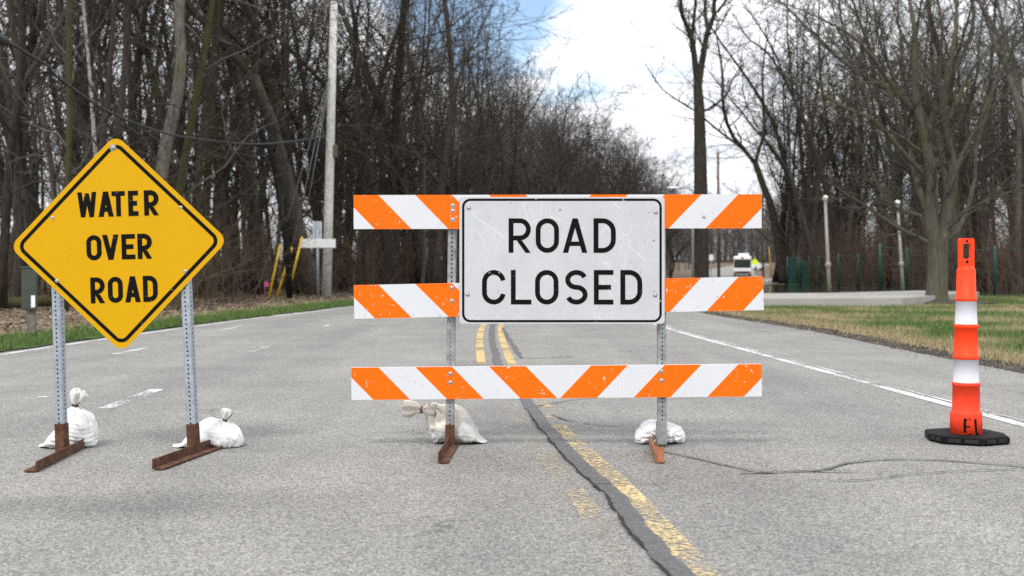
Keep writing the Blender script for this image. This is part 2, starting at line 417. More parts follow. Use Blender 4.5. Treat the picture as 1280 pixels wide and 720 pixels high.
def sheet(name, xs_fn, ys, z, mat, nx=2, wob=0.0):
    m = MB(); n = []
    for Y in ys:
        x0, x1 = xs_fn(Y)
        n.append(m.add([(x0 + (x1 - x0) * i / nx, Y, z + tz(Y) + (wob * mnoise.noise((x0 + (x1 - x0) * i / nx, Y, 3)) if wob else 0)) for i in range(nx + 1)]))
    for a, b in zip(n, n[1:]):
        for i in range(nx): m.face((a + i, a + i + 1, b + i + 1, b + i), 0, True)
    return m.build(name, mat, kind='structure')

gys = list(np.concatenate([np.linspace(-30, 150, 37), np.linspace(160, 330, 18), [500, 900, 1500]]))
sheet('ground', lambda Y: (-900, 900), gys, -.06, litter_ground, 8)
rys = list(np.concatenate([np.arange(1, 60, .7), np.arange(60, 300, 3)]))
def road_x(Y):
    j = .035 * mnoise.noise((Y * 1.7, 5, 0)); k = .05 * mnoise.noise((Y * 1.9, 9, 0))
    return at_y(LEFT, Y) + j, at_y(RIGHT, Y) + k
sheet('road', road_x, rys, 0.0, asphalt, 4)

def ribbon(name, line, w, z, mat, y0=None, y1=None, jag=0.0, kind='structure', seedv=0.0, taper=0.0):
    m = MB(); pr = None; pts = [Vector(p) for p in line if (y0 is None or p[1] >= y0) and (y1 is None or p[1] <= y1)]
    for i, p in enumerate(pts):
        d = pts[min(i + 1, len(pts) - 1)] - pts[max(i - 1, 0)]; d.z = 0; d.normalize(); s = Vector((d.y, -d.x, 0))
        t = i / max(1, len(pts) - 1); ww = w * (1 - taper * t)
        a = jag * mnoise.noise((p.x * 7 + seedv, p.y * 7, 1)) + jag * .6 * mnoise.noise((p.x * 23, p.y * 23 + seedv, 4))
        b = jag * mnoise.noise((p.x * 7, p.y * 7 + seedv, 8)) + jag * .6 * mnoise.noise((p.x * 23 + seedv, p.y * 23, 2))
        zz = z + tz(p.y)
        q = m.add([p - s * (ww / 2 + a) + Vector((0, 0, zz)), p + s * (ww / 2 + b) + Vector((0, 0, zz))])
        if pr is not None: m.face((pr, pr + 1, q + 1, q), 0)
        pr = q
    return m.build(name, mat, kind=kind)
def wander(line, amp, f, seed): return [np.array((p[0] + amp * mnoise.noise((p[1] * f, seed, 0)) + amp * .4 * mnoise.noise((p[1] * f * 4, seed, 5)), p[1], 0)) for p in line]
def off(line, dx): return [np.array((p[0] + dx, p[1], 0)) for p in line]

ribbon('road_edge_line', EDGE, .13, .004, white_paint, 2, 140, .008)
ribbon('pavement_crack', wander([np.array((p[0] + .055, p[1], 0)) for p in spline([tuple(p) for p in EDGE[::2] if p[1] < 26], .06)], .012, .7, 21), .012, .007, simple('seam_grey', (.13, .128, .123), .9, 0, .3, 30), 3, 24, .008)
ribbon('road_edge_line', off(EDGE, .10), .035, .004, worn_white, 3, 24, .01)
ribbon('road_centre_line', CENTRE, .105, .004, yellow_paint, 2.5, 7.6, .008)
ribbon('road_centre_line', off(CENTRE, .02), .11, .004, faded_yellow, 7.6, 9.6, .012)
ribbon('road_centre_line', off(CENTRE, .06), .10, .004, far_yellow, 9.6, 90, .006)
ribbon('road_centre_line', off(CENTRE, -.25), .10, .004, faded_yellow, 3.4, 9.6, .012)
ribbon('road_centre_line', off(CENTRE, -.28), .105, .004, far_yellow, 9.6, 90, .006)
ribbon('road_edge_line', off(LEFT, .22), .12, .004, white_paint, 6, 120, .01)
def dash(a, b, w, mat=white_paint):
    pa, pb = G(*a), G(*b); n = 24
    ribbon('road_dash', [np.array(pa.lerp(pb, i / n)) for i in range(n + 1)], w, .004, mat, None, None, .008)
dash((131, 511), (197, 487), .12, worn_white); dash((143, 443), (184, 435), .11, worn_white)
dash((276, 413), (301, 408), .11, worn_white); dash((313, 440), (336, 433), .10, worn_white)
dash((402, 409), (414, 406), .11, worn_white); dash((47, 497), (59, 496.4), .06, worn_white); dash((338, 395), (372, 391), .1, worn_white)

# sealed and open cracks
fine_c = spline([tuple(p) for p in CENTRE[::3] if p[1] < 45], .03)
tar_line = [np.array((p[0] - .095, p[1], 0)) for p in fine_c]
ribbon('tar_seal', wander(tar_line, .03, .9, 3), .088, .008, tar, 2.6, 14.5, .012)
ribbon('tar_seal', wander(tar_line, .03, .5, 3), .08, .008, tar, 14.5, 40, .02)
ribbon('pavement_crack', wander([np.array((p[0] - .048, p[1], 0)) for p in tar_line], .03, .9, 3), .011, .011, simple('crack_black', (.010, .010, .010), .95), 2.6, 8.2, .010, seedv=3)
crack_mat = MATS['crack_black']
def pix_line(pix, step=.02): return spline([tuple(G(*p)) for p in pix], step)
ribbon('tar_seal', pix_line([(828, 565), (870, 574), (905, 582), (945, 590), (985, 591), (1030, 588), (1060, 580), (1110, 575.5), (1170, 576), (1225, 580), (1300, 586)]), .020, .008, tar, None, None, .008)
ribbon('tar_seal', pix_line([(925, 592.5), (960, 592), (1010, 590.5), (1060, 591), (1105, 593)]), .026, .010, tar, None, None, .012, taper=.85)
ribbon('pavement_crack', pix_line([(1010, 601), (1050, 602.5), (1095, 600), (1140, 594), (1200, 590.5), (1300, 587)]), .008, .009, crack_mat, None, None, .006)
ribbon('tar_seal', pix_line([(655, 512), (700, 503), (740, 498), (790, 495)]), .014, .009, tar, None, None, .008)
ribbon('tar_seal', pix_line([(690, 520), (715, 527), (760, 533), (800, 534)]), .02, .009, tar, None, None, .01, taper=.7)
ribbon('tar_seal', pix_line([(640, 449), (680, 447.5), (720, 446)]), .03, .009, tar, None, None, .02)
ribbon('tar_seal', pix_line([(628, 410), (640, 430), (652, 448)]), .05, .009, tar, None, None, .03)
ribbon('pavement_crack', pix_line([(745, 607), (790, 606), (835, 606.5)]), .006, .009, crack_mat, None, None, .004)
ribbon('pavement_crack', pix_line([(805, 566), (822, 573), (832, 582)]), .005, .009, crack_mat, None, None, .004)

# the soil along the right pavement edge, the lawn, the left verge
sheet('roadside_soil', lambda Y: (at_y(RIGHT, Y) - .08 + .10 * mnoise.noise((Y * 2.3, 1, 1)), at_y(RIGHT, Y) + .8), list(np.arange(3, 60, .3)), .004, soil_mat, 3)

def turf(name, x0f, x1f, ys, nx, dryf, mat, z0=.02, amp=.03):
    V, Fc, D = [], [], []
    for Y in ys:
        a, b = x0f(Y), x1f(Y)
        for i in range(nx + 1):
            t = (i / nx) ** 1.6; x = a + (b - a) * t
            z = z0 + amp * mnoise.noise((x * .6, Y * .6, 2)) + .012 * mnoise.noise((x * 4, Y * 4, 2)) - (.03 if i == 0 else 0)
            V.append((x, Y, z)); D.append(dryf(x, Y))
    for r in range(len(ys) - 1):
        for i in range(nx):
            q = r * (nx + 1) + i; Fc.append((q, q + 1, q + nx + 2, q + nx + 1))
    me = bpy.data.meshes.new(name); me.from_pydata(V, [], Fc); me.materials.append(mat)
    at = me.attributes.new('dry', 'FLOAT', 'POINT'); at.data.foreach_set('value', np.array(D, dtype=np.float32))
    me.polygons.foreach_set('use_smooth', np.ones(len(Fc), dtype=bool)); me.update()
    o = bpy.data.objects.new(name, me); col.objects.link(o); o['kind'] = 'structure'; return o
def dry_right(x, Y):
    d = x - at_y(RIGHT, Y)
    n = mnoise.noise((x * .35, Y * .55, 7)) + .5 * mnoise.noise((x * 1.3, Y * 1.6, 1)) + .35 * mnoise.noise((x * .1, Y * 1.1, 4))
    return float(np.clip((1.25 - d) * 1.1 + .12, 0, 1) if d < 1.1 else np.clip(n * 1.6 + .22 + .4 * max(0, 1 - (d - 1.1) / 1.5), 0, 1))
def dry_left(x, Y):
    d = at_y(LEFT, Y) - x
    return float(np.clip((d - 1.0) * .9 + .9 * mnoise.noise((x * 1.1, Y * .8, 3)), 0, 1))
turf('lawn', lambda Y: at_y(RIGHT, Y) + .42 + .14 * mnoise.noise((Y * 1.3, 4, 0)) + .05 * mnoise.noise((Y * 6, 4, 0)), lambda Y: 46, list(np.arange(3, 45, .35)), 60, dry_right, lawn_mat)
turf('far_lawn', lambda Y: at_y(RIGHT, Y) + .6, lambda Y: at_y(RIGHT, Y) + 14, list(np.arange(80, 150, 1.5)), 10, lambda x, Y: .1, lawn_mat, .02)
turf('grass_verge', lambda Y: at_y(LEFT, Y) - 1.9 + .5 * mnoise.noise((Y * .5, 8, 0)), lambda Y: at_y(LEFT, Y) + .03 + .10 * mnoise.noise((Y * 1.5, 2, 0)), list(np.arange(3, 120, .5)), 12, dry_left, lawn_mat, .02, .02)

rs = np.random.RandomState(5)
def blades(name, N, sampler, hmin, hmax, w, mat, flat=False):
    V = np.zeros((N, 3, 3), np.float32); D = np.zeros((N, 3), np.float32)
    for i in range(N):
        x, Y, z, d = sampler()
        a = rs.uniform(0, 6.283); h = rs.uniform(hmin, hmax); ww = w * rs.uniform(.6, 1.4)
        if flat:
            u = np.array((math.cos(a), math.sin(a), rs.uniform(-.5, .5))) * ww; v = np.array((-math.sin(a), math.cos(a), rs.uniform(-.5, .5))) * h
            c = np.array((x, Y, z + .6 * ww)); V[i] = (c - u - v * .3, c + u - v * .3, c + v)
        else:
            dx, dy = math.cos(a) * ww, math.sin(a) * ww; lx, ly = rs.normal(0, h * .45, 2)
            V[i] = ((x - dx, Y - dy, z - .01), (x + dx, Y + dy, z - .01), (x + lx, Y + ly, z + h))
        D[i] = d
    me = bpy.data.meshes.new(name); me.vertices.add(N * 3); me.vertices.foreach_set('co', V.ravel())
    me.loops.add(N * 3); me.loops.foreach_set('vertex_index', np.arange(N * 3, dtype=np.int32))
    me.polygons.add(N); me.polygons.foreach_set('loop_start', np.arange(0, N * 3, 3, dtype=np.int32)); me.polygons.foreach_set('loop_total', np.full(N, 3, np.int32))
    me.materials.append(mat); at = me.attributes.new('dry', 'FLOAT', 'POINT'); at.data.foreach_set('value', D.ravel()); me.update(); me.validate()
    o = bpy.data.objects.new(name, me); col.objects.link(o); o['kind'] = 'stuff'; return o
SLAB = [(6.0, 30.8), (11.0, 31.6), (13.6, 35.2), (17.1, 41), (15.6, 43.2), (11, 39), (6.5, 37.5)]
def in_poly(x, y, poly):
    c = False
    for i in range(len(poly)):
        (x1, y1), (x2, y2) = poly[i], poly[i - 1]
        if (y1 > y) != (y2 > y) and x < (x2 - x1) * (y - y1) / (y2 - y1) + x1: c = not c
    return c
def s_right():
    while True:
        Y = 8 + 36 * rs.uniform() ** 1.3; x = at_y(RIGHT, Y) + .38 + .1 * rs.normal() + 17 * rs.uniform() ** 1.5
        if x / Y < .85 and not in_poly(x, Y, SLAB): break
    d = dry_right(x, Y); return x, Y, .03 + .03 * mnoise.noise((x * .6, Y * .6, 2)), float(np.clip(d + rs.normal(0, .22), 0, 1))
def s_left():
    Y = 9 + 50 * rs.uniform() ** 1.2; x = at_y(LEFT, Y) + .02 - abs(rs.normal(0, .9)); return x, Y, .02, float(np.clip(dry_left(x, Y) * .8 + rs.normal(0, .15), 0, 1))
tag(blades('grass', 130000, s_right, .025, .10, .006, blade_mat), 'green and straw coloured grass of the lawn beside the right road edge', 'grass')
tag(blades('verge_grass', 32000, s_left, .04, .12, .008, blade_mat), 'fresh green grass strip between the road and the left woods', 'grass')
def s_leaf():
    Y = 12 + 60 * rs.uniform() ** 1.3; x = at_y(LEFT, Y) - 1.2 - 26 * rs.uniform() ** 1.3
    return x, Y, -.055 + .04 * rs.uniform() + (.03 if at_y(LEFT, Y) - x < 2 else 0), rs.uniform()
tag(blades('fallen_leaves', 45000, s_leaf, .03, .09, .035, leaf_mat, True), 'brown fallen leaves covering the floor of the left woods', 'leaves')
def s_edge():
    Y = 9 + 24 * rs.uniform(); x = at_y(RIGHT, Y) + rs.normal(.18, .25); return x, Y, .004, rs.uniform() * .8
tag(blades('leaf_litter', 2600, s_edge, .01, .035, .011, leaf_mat, True), 'dead leaf bits and twigs scattered along the right pavement edge', 'leaves')

# flood water across the low ground on the right
m = MB()
pts = [(at_y(RIGHT, Y) + .9, Y) for Y in np.arange(46, 79, 1.5)]
m.poly([(x, y, .035) for x, y in [(60, 42.5), (22, 42.8), (18, 44.0), (14, 45.3), (11, 46.5)][::-1] + []][::-1] + [(x, y, .035) for x, y in pts] + [(24, 82, .035), (60, 110, .035)])
m.build('flood_water', water_mat, kind='structure')
m = MB(); m.poly([(at_y(RIGHT, Y) + .7, Y, .06) for Y in np.arange(112, 138, 2)] + [(42, 138, .06), (36, 112, .06)]); m.build('flood_water', water_mat, kind='structure')

# concrete slab beside the lawn
t = thing('concrete_slab', (11, 36, 0), 'raised pale concrete slab between the lawn and the flooded fence', 'slab')
m = MB(); m.prism(SLAB, lambda u, v, k: (u, v, k), .26, -.05); m.build('slab_top', concrete, t)
# mulch ring
m = MB(); c = Vector((13.1, 34.4, 0)); ring = [(c.x + 1.9 * math.cos(a) * (1 + .1 * math.sin(3 * a)), c.y + 1.3 * math.sin(a), .07) for a in np.linspace(0, 2 * math.pi, 30, endpoint=False)]
n0 = m.add(ring); q = m.add([(c.x, c.y, .16)])
for i in range(30): m.face((n0 + i, n0 + (i + 1) % 30, q), 0, True)
m.build('mulch_bed', soil_mat, kind='structure')

# ------------------------------------------------------------------ stroke lettering
def arc(cx, cy, rx, ry, a0, a1, n=14): return [(cx + rx * math.cos(R(a0 + (a1 - a0) * i / n)), cy + ry * math.sin(R(a0 + (a1 - a0) * i / n))) for i in range(n + 1)]
def glyph(ch, w, h, t):
    """centre lines and bars of one block capital in a w x h box with stroke t"""
    a = t / 2; L, Rr, B, T = a, w - a, a, h - a; st = []; bars = []; r = (w - t) / 2
    def bar(x0, y0, x1, y1, k=1.08): bars.append([(x0 - t * k / 2, y0), (x0 + t * k / 2, y0), (x1 + t * k / 2, y1), (x1 - t * k / 2, y1)])
    def rect(x0, y0, x1, y1): bars.append([(x0, y0), (x1, y0), (x1, y1), (x0, y1)])
    if ch == 'O': st.append((arc(w / 2, T - r, r, r, 0, 180) + arc(w / 2, B + r, r, r, 180, 360), True))
    elif ch == 'C': st.append((arc(w / 2, T - r, r, r, 8, 180) + arc(w / 2, B + r, r, r, 180, 352), False))
    elif ch == 'S':
        ry = (h - t) / 4; st.append((arc(w / 2, T - ry, r, ry, 22, 270, 22) + arc(w / 2, B + ry, r, ry, 90, -158, 22)[1:], False))
    elif ch == 'D':
        rect(0, 0, t, h); q = min(r * 1.25, w - 1.6 * t); st.append(([(t, T)] + arc(Rr - q, T - q, q, q, 90, 0) + arc(Rr - q, B + q, q, q, 0, -90) + [(t, B)], False))
    elif ch == 'R':
        rect(0, 0, t, h); mid = h * .43; q = (T - mid) / 2
        st.append(([(t, T)] + arc(Rr - q, T - q, q, q, 90, -90) + [(t, mid)], False)); bar(w - t * .55, 0, w * .48, mid - a, 1.08)
    elif ch == 'E': rect(0, 0, t, h); rect(t, h - t, w, h); rect(t, 0, w, t); rect(t, h / 2 - a, w * .88, h / 2 + a)
    elif ch == 'F': rect(0, 0, t, h); rect(t, h - t, w, h); rect(t, h / 2 - a, w * .88, h / 2 + a)
    elif ch == 'L': rect(0, 0, t, h); rect(t, 0, w, t)
    elif ch == 'T': rect(w / 2 - a, 0, w / 2 + a, h - t); rect(0, h - t, w, h)
    elif ch == 'A': bar(t * .54, 0, w / 2, h); bar(w - t * .54, 0, w / 2, h); rect(w * .25, h * .2, w * .75, h * .2 + t * .9)
    elif ch == 'V': bar(t * .54, h, w / 2, 0); bar(w - t * .54, h, w / 2, 0)
    elif ch == 'W': bar(t * .5, h, w * .28, 0, .98); bar(w * .5, h * .95, w * .28, 0, .9); bar(w * .5, h * .95, w * .72, 0, .9); bar(w - t * .5, h, w * .72, 0, .98)
    return st, bars
def stroke(mb, pts, closed, t, fn, lift, m=0):
    k = len(pts); L = []
    for i in range(k):
        p0 = pts[i - 1] if (i or closed) else pts[i]; p1 = pts[(i + 1) % k] if (i < k - 1 or closed) else pts[i]
        dx, dy = p1[0] - p0[0], p1[1] - p0[1]; q = math.hypot(dx, dy) or 1; nx, ny = -dy / q, dx / q
        # mitre
        if (0 < i < k - 1) or closed:
            a = (pts[i][0] - p0[0], pts[i][1] - p0[1]); al = math.hypot(*a) or 1
            cs = max(.5, abs((-a[1] / al) * nx + (a[0] / al) * ny))
        else: cs = 1
        L.append(((pts[i][0] + nx * t / 2 / cs, pts[i][1] + ny * t / 2 / cs), (pts[i][0] - nx * t / 2 / cs, pts[i][1] - ny * t / 2 / cs)))
    n = mb.add([fn(u, v, lift) for pr in L for u, v in pr])
    for i in range(k if closed else k - 1):
        j = (i + 1) % k; mb.face((n + 2 * i, n + 2 * i + 1, n + 2 * j + 1, n + 2 * j), m)
def word(mb, letters, h, t, fn, lift0=.0010, y=0.0):
    """letters: (char, x0, x1[, y offset])"""
    li = lift0
    for L in letters:
        ch, x0, x1 = L[:3]; dy = L[3] if len(L) > 3 else 0
        st, bars = glyph(ch, x1 - x0, h, t)
        for p, cl in st: stroke(mb, [(x0 + u, y + dy + v) for u, v in p], cl, t, fn, li); li += .00012
        for b in bars: mb.poly([fn(x0 + u, y + dy + v, li) for u, v in b]); li += .00012
def rrect(x0, y0, x1, y1, r, n=8):
    return arc(x1 - r, y1 - r, r, r, 0, 90, n) + arc(x0 + r, y1 - r, r, r, 90, 180, n) + arc(x0 + r, y0 + r, r, r, 180, 270, n) + arc(x1 - r, y0 + r, r, r, 270, 360, n)
def clip(poly, axis, lim, keep_less):
    out = []
    for i in range(len(poly)):
        a, b = poly[i - 1], poly[i]; ia = (a[axis] <= lim) == keep_less or a[axis] == lim; ib = (b[axis] <= lim) == keep_less or b[axis] == lim
        if ia != ib:
            t = (lim - a[axis]) / (b[axis] - a[axis]); out.append((a[0] + (b[0] - a[0]) * t, a[1] + (b[1] - a[1]) * t))
        if ib: out.append(b)
    return out
def dome_bolt(mb, c, r=.011, d=.008, nrm=Vector((0, -1, 0))):
    mb.tube([Vector(c), Vector(c) + nrm * d * .4, Vector(c) + nrm * d * .8, Vector(c) + nrm * d], [r, r, r * .75, r * .3], 10)
    mb.tube([Vector(c), Vector(c) + nrm * .0015], [r * 1.45, r * 1.45], 12)

def perf_tube(mb, p0, p1, w=.0505, pitch=.0254, hole=.0058, yaw=0.0):
    """square steel tube with a row of punched holes in every face"""
    p0, p1 = Vector(p0), Vector(p1); d = p1 - p0; L = d.length; d.normalize()
    x = Vector((math.cos(yaw), math.sin(yaw), 0)); x = (x - d * x.dot(d)).normalized(); y = d.cross(x)
    n = int(L / pitch); r = .006
    for k in range(4):
        a = (x, y, -x, -y)[k]; b = (y, -x, -y, x)[k]        # outward normal a, tangent b
        hw = w / 2 - r
        for i in range(n):
            z0, z1 = i * pitch, (i + 1) * pitch if i < n - 1 else L; zc = z0 + pitch / 2
            sq = [(-hw, z0), (0, z0), (hw, z0), (hw, zc), (hw, z1), (0, z1), (-hw, z1), (-hw, zc)]
            oc = [(hole * math.cos(R(q)), zc + hole * math.sin(R(q))) for q in (225, 270, 315, 0, 45, 90, 135, 180)]
            f = lambda u, v, dd=0: p0 + a * (w / 2 - dd) + b * u + d * v
            s0 = mb.add([f(*q) for q in sq] + [f(*q) for q in oc] + [f(q[0], q[1], .003) for q in oc])
            for j in range(8):
                jj = (j + 1) % 8; mb.face((s0 + j, s0 + jj, s0 + 8 + jj, s0 + 8 + j)); mb.face((s0 + 8 + j, s0 + 8 + jj, s0 + 16 + jj, s0 + 16 + j))
        # rounded corner strip to the next face
        cc = p0 + a * hw + b * hw
        pr = None
        for q in range(4):
            an = R(90 * q / 3); o = cc + a * (r * math.cos(an)) + b * (r * math.sin(an))
            s0 = mb.add([o, o + d * L])
            if pr is not None: mb.face((pr, s0, s0 + 1, pr + 1), 0, True)
            pr = s0

def angle_iron(mb, a, b, height, width, side, th=.006, m=0):
    """L-section lying on the road from a to b: an upright flange and a flat flange to the given side"""
    a, b = Vector(a), Vector(b); d = (b - a); d.z = 0; L = d.length; d.normalize(); s = Vector((d.y, -d.x, 0)) * side
    prof = [(0, 0), (width, 0), (width, th), (th, th), (th, height), (0, height)]
    mb.prism(prof, lambda u, v, k: a + d * k + s * u + Vector((0, 0, v + .006)), 0, L, m)
    return d, s

# ------------------------------------------------------------------ the barricade
YB = 6.55
def B(px, py, dy=0.0): return P(px, py, YB) + Vector((0, dy, 0))
SB = F / YB
bar_t = thing('road_barricade', (B(696, 338).x, YB, 0), 'orange and white striped barricade with three rails carrying the big white closure sign', 'barricade')
def rail(x0, y0, x1, y1, h):
    """corner pixels of the top edge; h = height in px"""
    a, b = B(x0, y0), B(x1, y1); ex = (b - a); L = ex.length; ex.normalize(); ez = Vector((0, -1, 0)).cross(ex) * -1
    ez = Vector((-ex.z, 0, ex.x)); hh = h / SB; th = .024
    o = a - ez * hh
    fn = lambda u, v, t: o + ex * u + ez * v + Vector((0, t, 0))
    mb = MB()
    rect = [(0, 0), (L, 0), (L, hh), (0, hh)]
    # sides and back of the board
    n = mb.add([fn(u, v, 0) for u, v in rect] + [fn(u, v, th) for u, v in rect])
    mb.face((n + 7, n + 6, n + 5, n + 4), 0)
    for i in range(4):
        j = (i + 1) % 4; mb.face((n + i, n + 4 + i, n + 4 + j, n + j), 0)
    # diagonal stripes, mirrored about the middle
    mid = (698 - x0) / SB; per, wd = 92 / SB, 46 / SB
    tops = [(427 - x0) / SB + k * per for k in range(-1, 4)]
    for half in (0, 1):
        for t0 in tops:
            for c, s0, s1 in ((1, t0, t0 + wd), (0, t0 + wd, t0 + per)):
                p = [(s0, hh), (s1, hh), (s1 + hh * .97, 0), (s0 + hh * .97, 0)]
                p = clip(p, 0, mid, True)
                if len(p) < 3: continue
                if half: p = [(2 * mid - u, v) for u, v in p][::-1]
                p = clip(clip(p, 0, 0, False), 0, L, True)
                if len(p) >= 3 and max(u for u, v in p) - min(u for u, v in p) > 1e-4: mb.poly([fn(u, v, 0) for u, v in p][::-1], c)
    return mb.build('rail', [white_sheet, orange_sheet], bar_t)
r1 = rail(442, 243.8, 952, 242.8, 42.5); r2 = rail(442, 356.5, 954, 345.5, 42); r3 = rail(439, 459.5, 952, 455, 40.5)
for (tx, ty), (bx, by) in (((565.5, 246), (562.5, 563)), ((827.5, 246), (827.2, 563))):
    mb = MB(); p = B(tx, ty, .05); q = Vector(((bx - CX) / F * (YB + .05), YB + .05, .10))
    perf_tube(mb, q, p, .0505); mb.build('post', galv_old, bar_t)
# left leg: rusty upright sleeve and an angle-iron skid
post_l = Vector(((562.5 - CX) / F * 6.6, 6.6, 0)); post_r = Vector(((827 - CX) / F * 6.6, 6.6, 0))
mb = MB(); mb.box(post_l + Vector((0, 0, .07)), (.054, .054, .128), None, 0, .003)
near = G(552, 580); far = post_l + Vector((.02, .62, 0))
angle_iron(mb, near + Vector((-.02, 0, 0)), far, .055, .055, 1); mb.build('leg', rust, bar_t)
mb = MB(); mb.box(post_r + Vector((0, -.028, .085)), (.056, .006, .13), None, 0); mb.box(post_r + Vector((-.028, 0, .085)), (.006, .056, .13), None, 0)
mb.box(post_r + Vector((0, 0, .05)), (.05, .05, .07), None, 0)
near = G(819, 579.5); far = post_r + Vector((-.03, .58, 0))
d, s = angle_iron(mb, near, far, .052, .05, 1, .006, 1)
# turned-up toe plate
mb.box(near + Vector((.026, .022, .045)), (.05, .006, .082), Matrix.Rotation(R(-14), 3, 'X'), 1)
mb.build('leg', [galv_old, rust_orange], bar_t)
for px, py in ((566, 257), (566, 263.5), (566, 274.5), (565, 359.5), (565, 376), (563, 467), (563, 478), (827, 464), (827, 475.5), (880, 271)):
    mb = MB(); dome_bolt(mb, B(px, py, 0), .0095 if px != 880 else .007, .008); mb.build('bolt', bolt_mat, bar_t)

# the white sign bolted over rails one and two
sp = MB(); x0, x1, y0, y1 = B(574.5, 0).x, B(830.5, 0).x, B(0, 404.5).z, B(0, 246.4).z
fs = lambda u, v, t: Vector((u, YB - .006 - t + .004 * math.sin((u - x0) * 2.2) * 0, v))
sp.prism(rrect(x0, y0, x1, y1, .018), fs, .003, -.003)
panel = sp.build('sign_panel', sign_white, bar_t)
def child(mb, name, mat, part):
    o = mb.build(name, mat, part.parent); o.parent = part; return o
bd = MB(); e = .0128
stroke(bd, rrect(x0 + 4.6 / SB, y0 + 3.2 / SB, x1 - 5 / SB, y1 - 3.4 / SB, 9 / SB), True, 2.9 / SB, fs, .0038); child(bd, 'border', black_ink, panel)
lt = MB(); K = lambda a: B(a, 0).x; t_ = 6.0 / SB; hh = 43 / SB
word(lt, [('R', K(635.8), K(663.5)), ('O', K(669.6), K(698.6)), ('A', K(703.5), K(734)), ('D', K(741.8), K(769.5))], hh, t_, fs, .0038, B(0, 316).z)
word(lt, [('C', K(602.6), K(632)), ('L', K(638.6), K(664.2)), ('O', K(668.8), K(698)), ('S', K(706.5), K(734.3)), ('E', K(742.2), K(766.5)), ('D', K(775.3), K(802.5))], hh, t_, fs, .0038, B(0, 380.5).z)
child(lt, 'lettering', black_ink, panel)
for px, py in ((584.5, 368), (819.5, 265.5), (819, 369), (586, 260), (817, 300), (700, 262)):
    mb = MB(); dome_bolt(mb, B(px, py, -.009), .0095 if py not in (300, 262) else .005, .006); child(mb, 'bolt', bolt_mat, panel)

# ------------------------------------------------------------------ the yellow warning sign on its own two posts
YS = 6.30
sc_ = P(148.5, 304.5, YS); SS = F / YS; rot = R(1.75)
sign_t = thing('warning_sign', (sc_.x, YS, 0), 'yellow diamond warning sign on two perforated steel posts with rusty feet', 'road sign')
def fd(u, v, t):
    c, s = math.cos(rot), math.sin(rot); return Vector((sc_.x + u * c - v * s, YS - t, sc_.z + u * s + v * c))
half = 136.5 / SS      # centre to un-rounded corner
def diamond(hd, r, n=8):
    k = hd * math.sqrt(.5); sq = rrect(-k, -k, k, k, r, n); c = math.sqrt(.5)
    return [((u - v) * c, (u + v) * c) for u, v in sq]
mb = MB(); mb.prism(diamond(half, 13 / SS), fd, .0015, -.0015); face = mb.build('sign_panel', [sign_yellow], sign_t)
mb = MB(); stroke(mb, diamond(half - 11.2 / SS, 10 / SS), True, 4.6 / SS, fd, .0024); child(mb, 'border', black_ink, face)
mb = MB(); K = lambda a: (a - 148.5) / SS; t_ = 5.9 / SS; hh = 31.5 / SS
yb = lambda py: (304.5 - py) / SS
word(mb, [('W', K(98.5), K(122.5)), ('A', K(124.5), K(143.5)), ('T', K(141.5), K(158)), ('E', K(162), K(174.5)), ('R', K(181.8), K(200))], hh, t_, fd, .0024, yb(270.5))
word(mb, [('O', K(108), K(127)), ('V', K(128), K(148.5)), ('E', K(152), K(169)), ('R', K(172), K(190))], hh, t_, fd, .0024, yb(324.5))
word(mb, [('R', K(111.5), K(129.5)), ('O', K(133.3), K(152)), ('A', K(154.6), K(174)), ('D', K(177.2), K(195.5))], 32.5 / SS, t_, fd, .0024, yb(378.3))
child(mb, 'lettering', black_ink, face)
for px, py, r in ((145, 184.5, .013), (67, 269.5, .007), (227.5, 261.5, .007), (70, 348.5, .008), (230.5, 341.5, .008)):
    mb = MB(); u, v = K(px), yb(py); dome_bolt(mb, fd(u, v, .0015), r, .005); child(mb, 'bolt', galv_old if r > .01 else bolt_mat, face)
pl_b = Vector(((78 - CX) / F * 6.36, 6.36, 0)); pr_b = Vector(((242.6 - CX) / F * 6.34, 6.34, 0))
for base, tx, ty, near, far, side in ((pl_b, 71.5, 345, G(46, 591), Vector((-2.508, 6.72, 0)), -1), (pr_b, 232.5, 345, G(190, 588), Vector((-1.715, 6.75, 0)), 1)):
    top = P(tx, ty, 6.335); mb = MB()
    dirv = (top - base).normalized()
    perf_tube(mb, base + dirv * .14, top, .05, yaw=R(-10)); mb.build('post', galv, sign_t)
    mb = MB(); M = Matrix.Rotation(R(-10), 3, 'Z')
    ax = Vector((math.cos(R(-10)), math.sin(R(-10)), 0)); ax = (ax - dirv * ax.dot(dirv)).normalized(); q = Matrix((ax, dirv.cross(ax), dirv)).transposed()
    mb.box(base + dirv * .09, (.056, .056, .168), q, 0, .003)
    angle_iron(mb, near, far, .052, .065, side, .007)
    mb.build('leg', rust, sign_t)

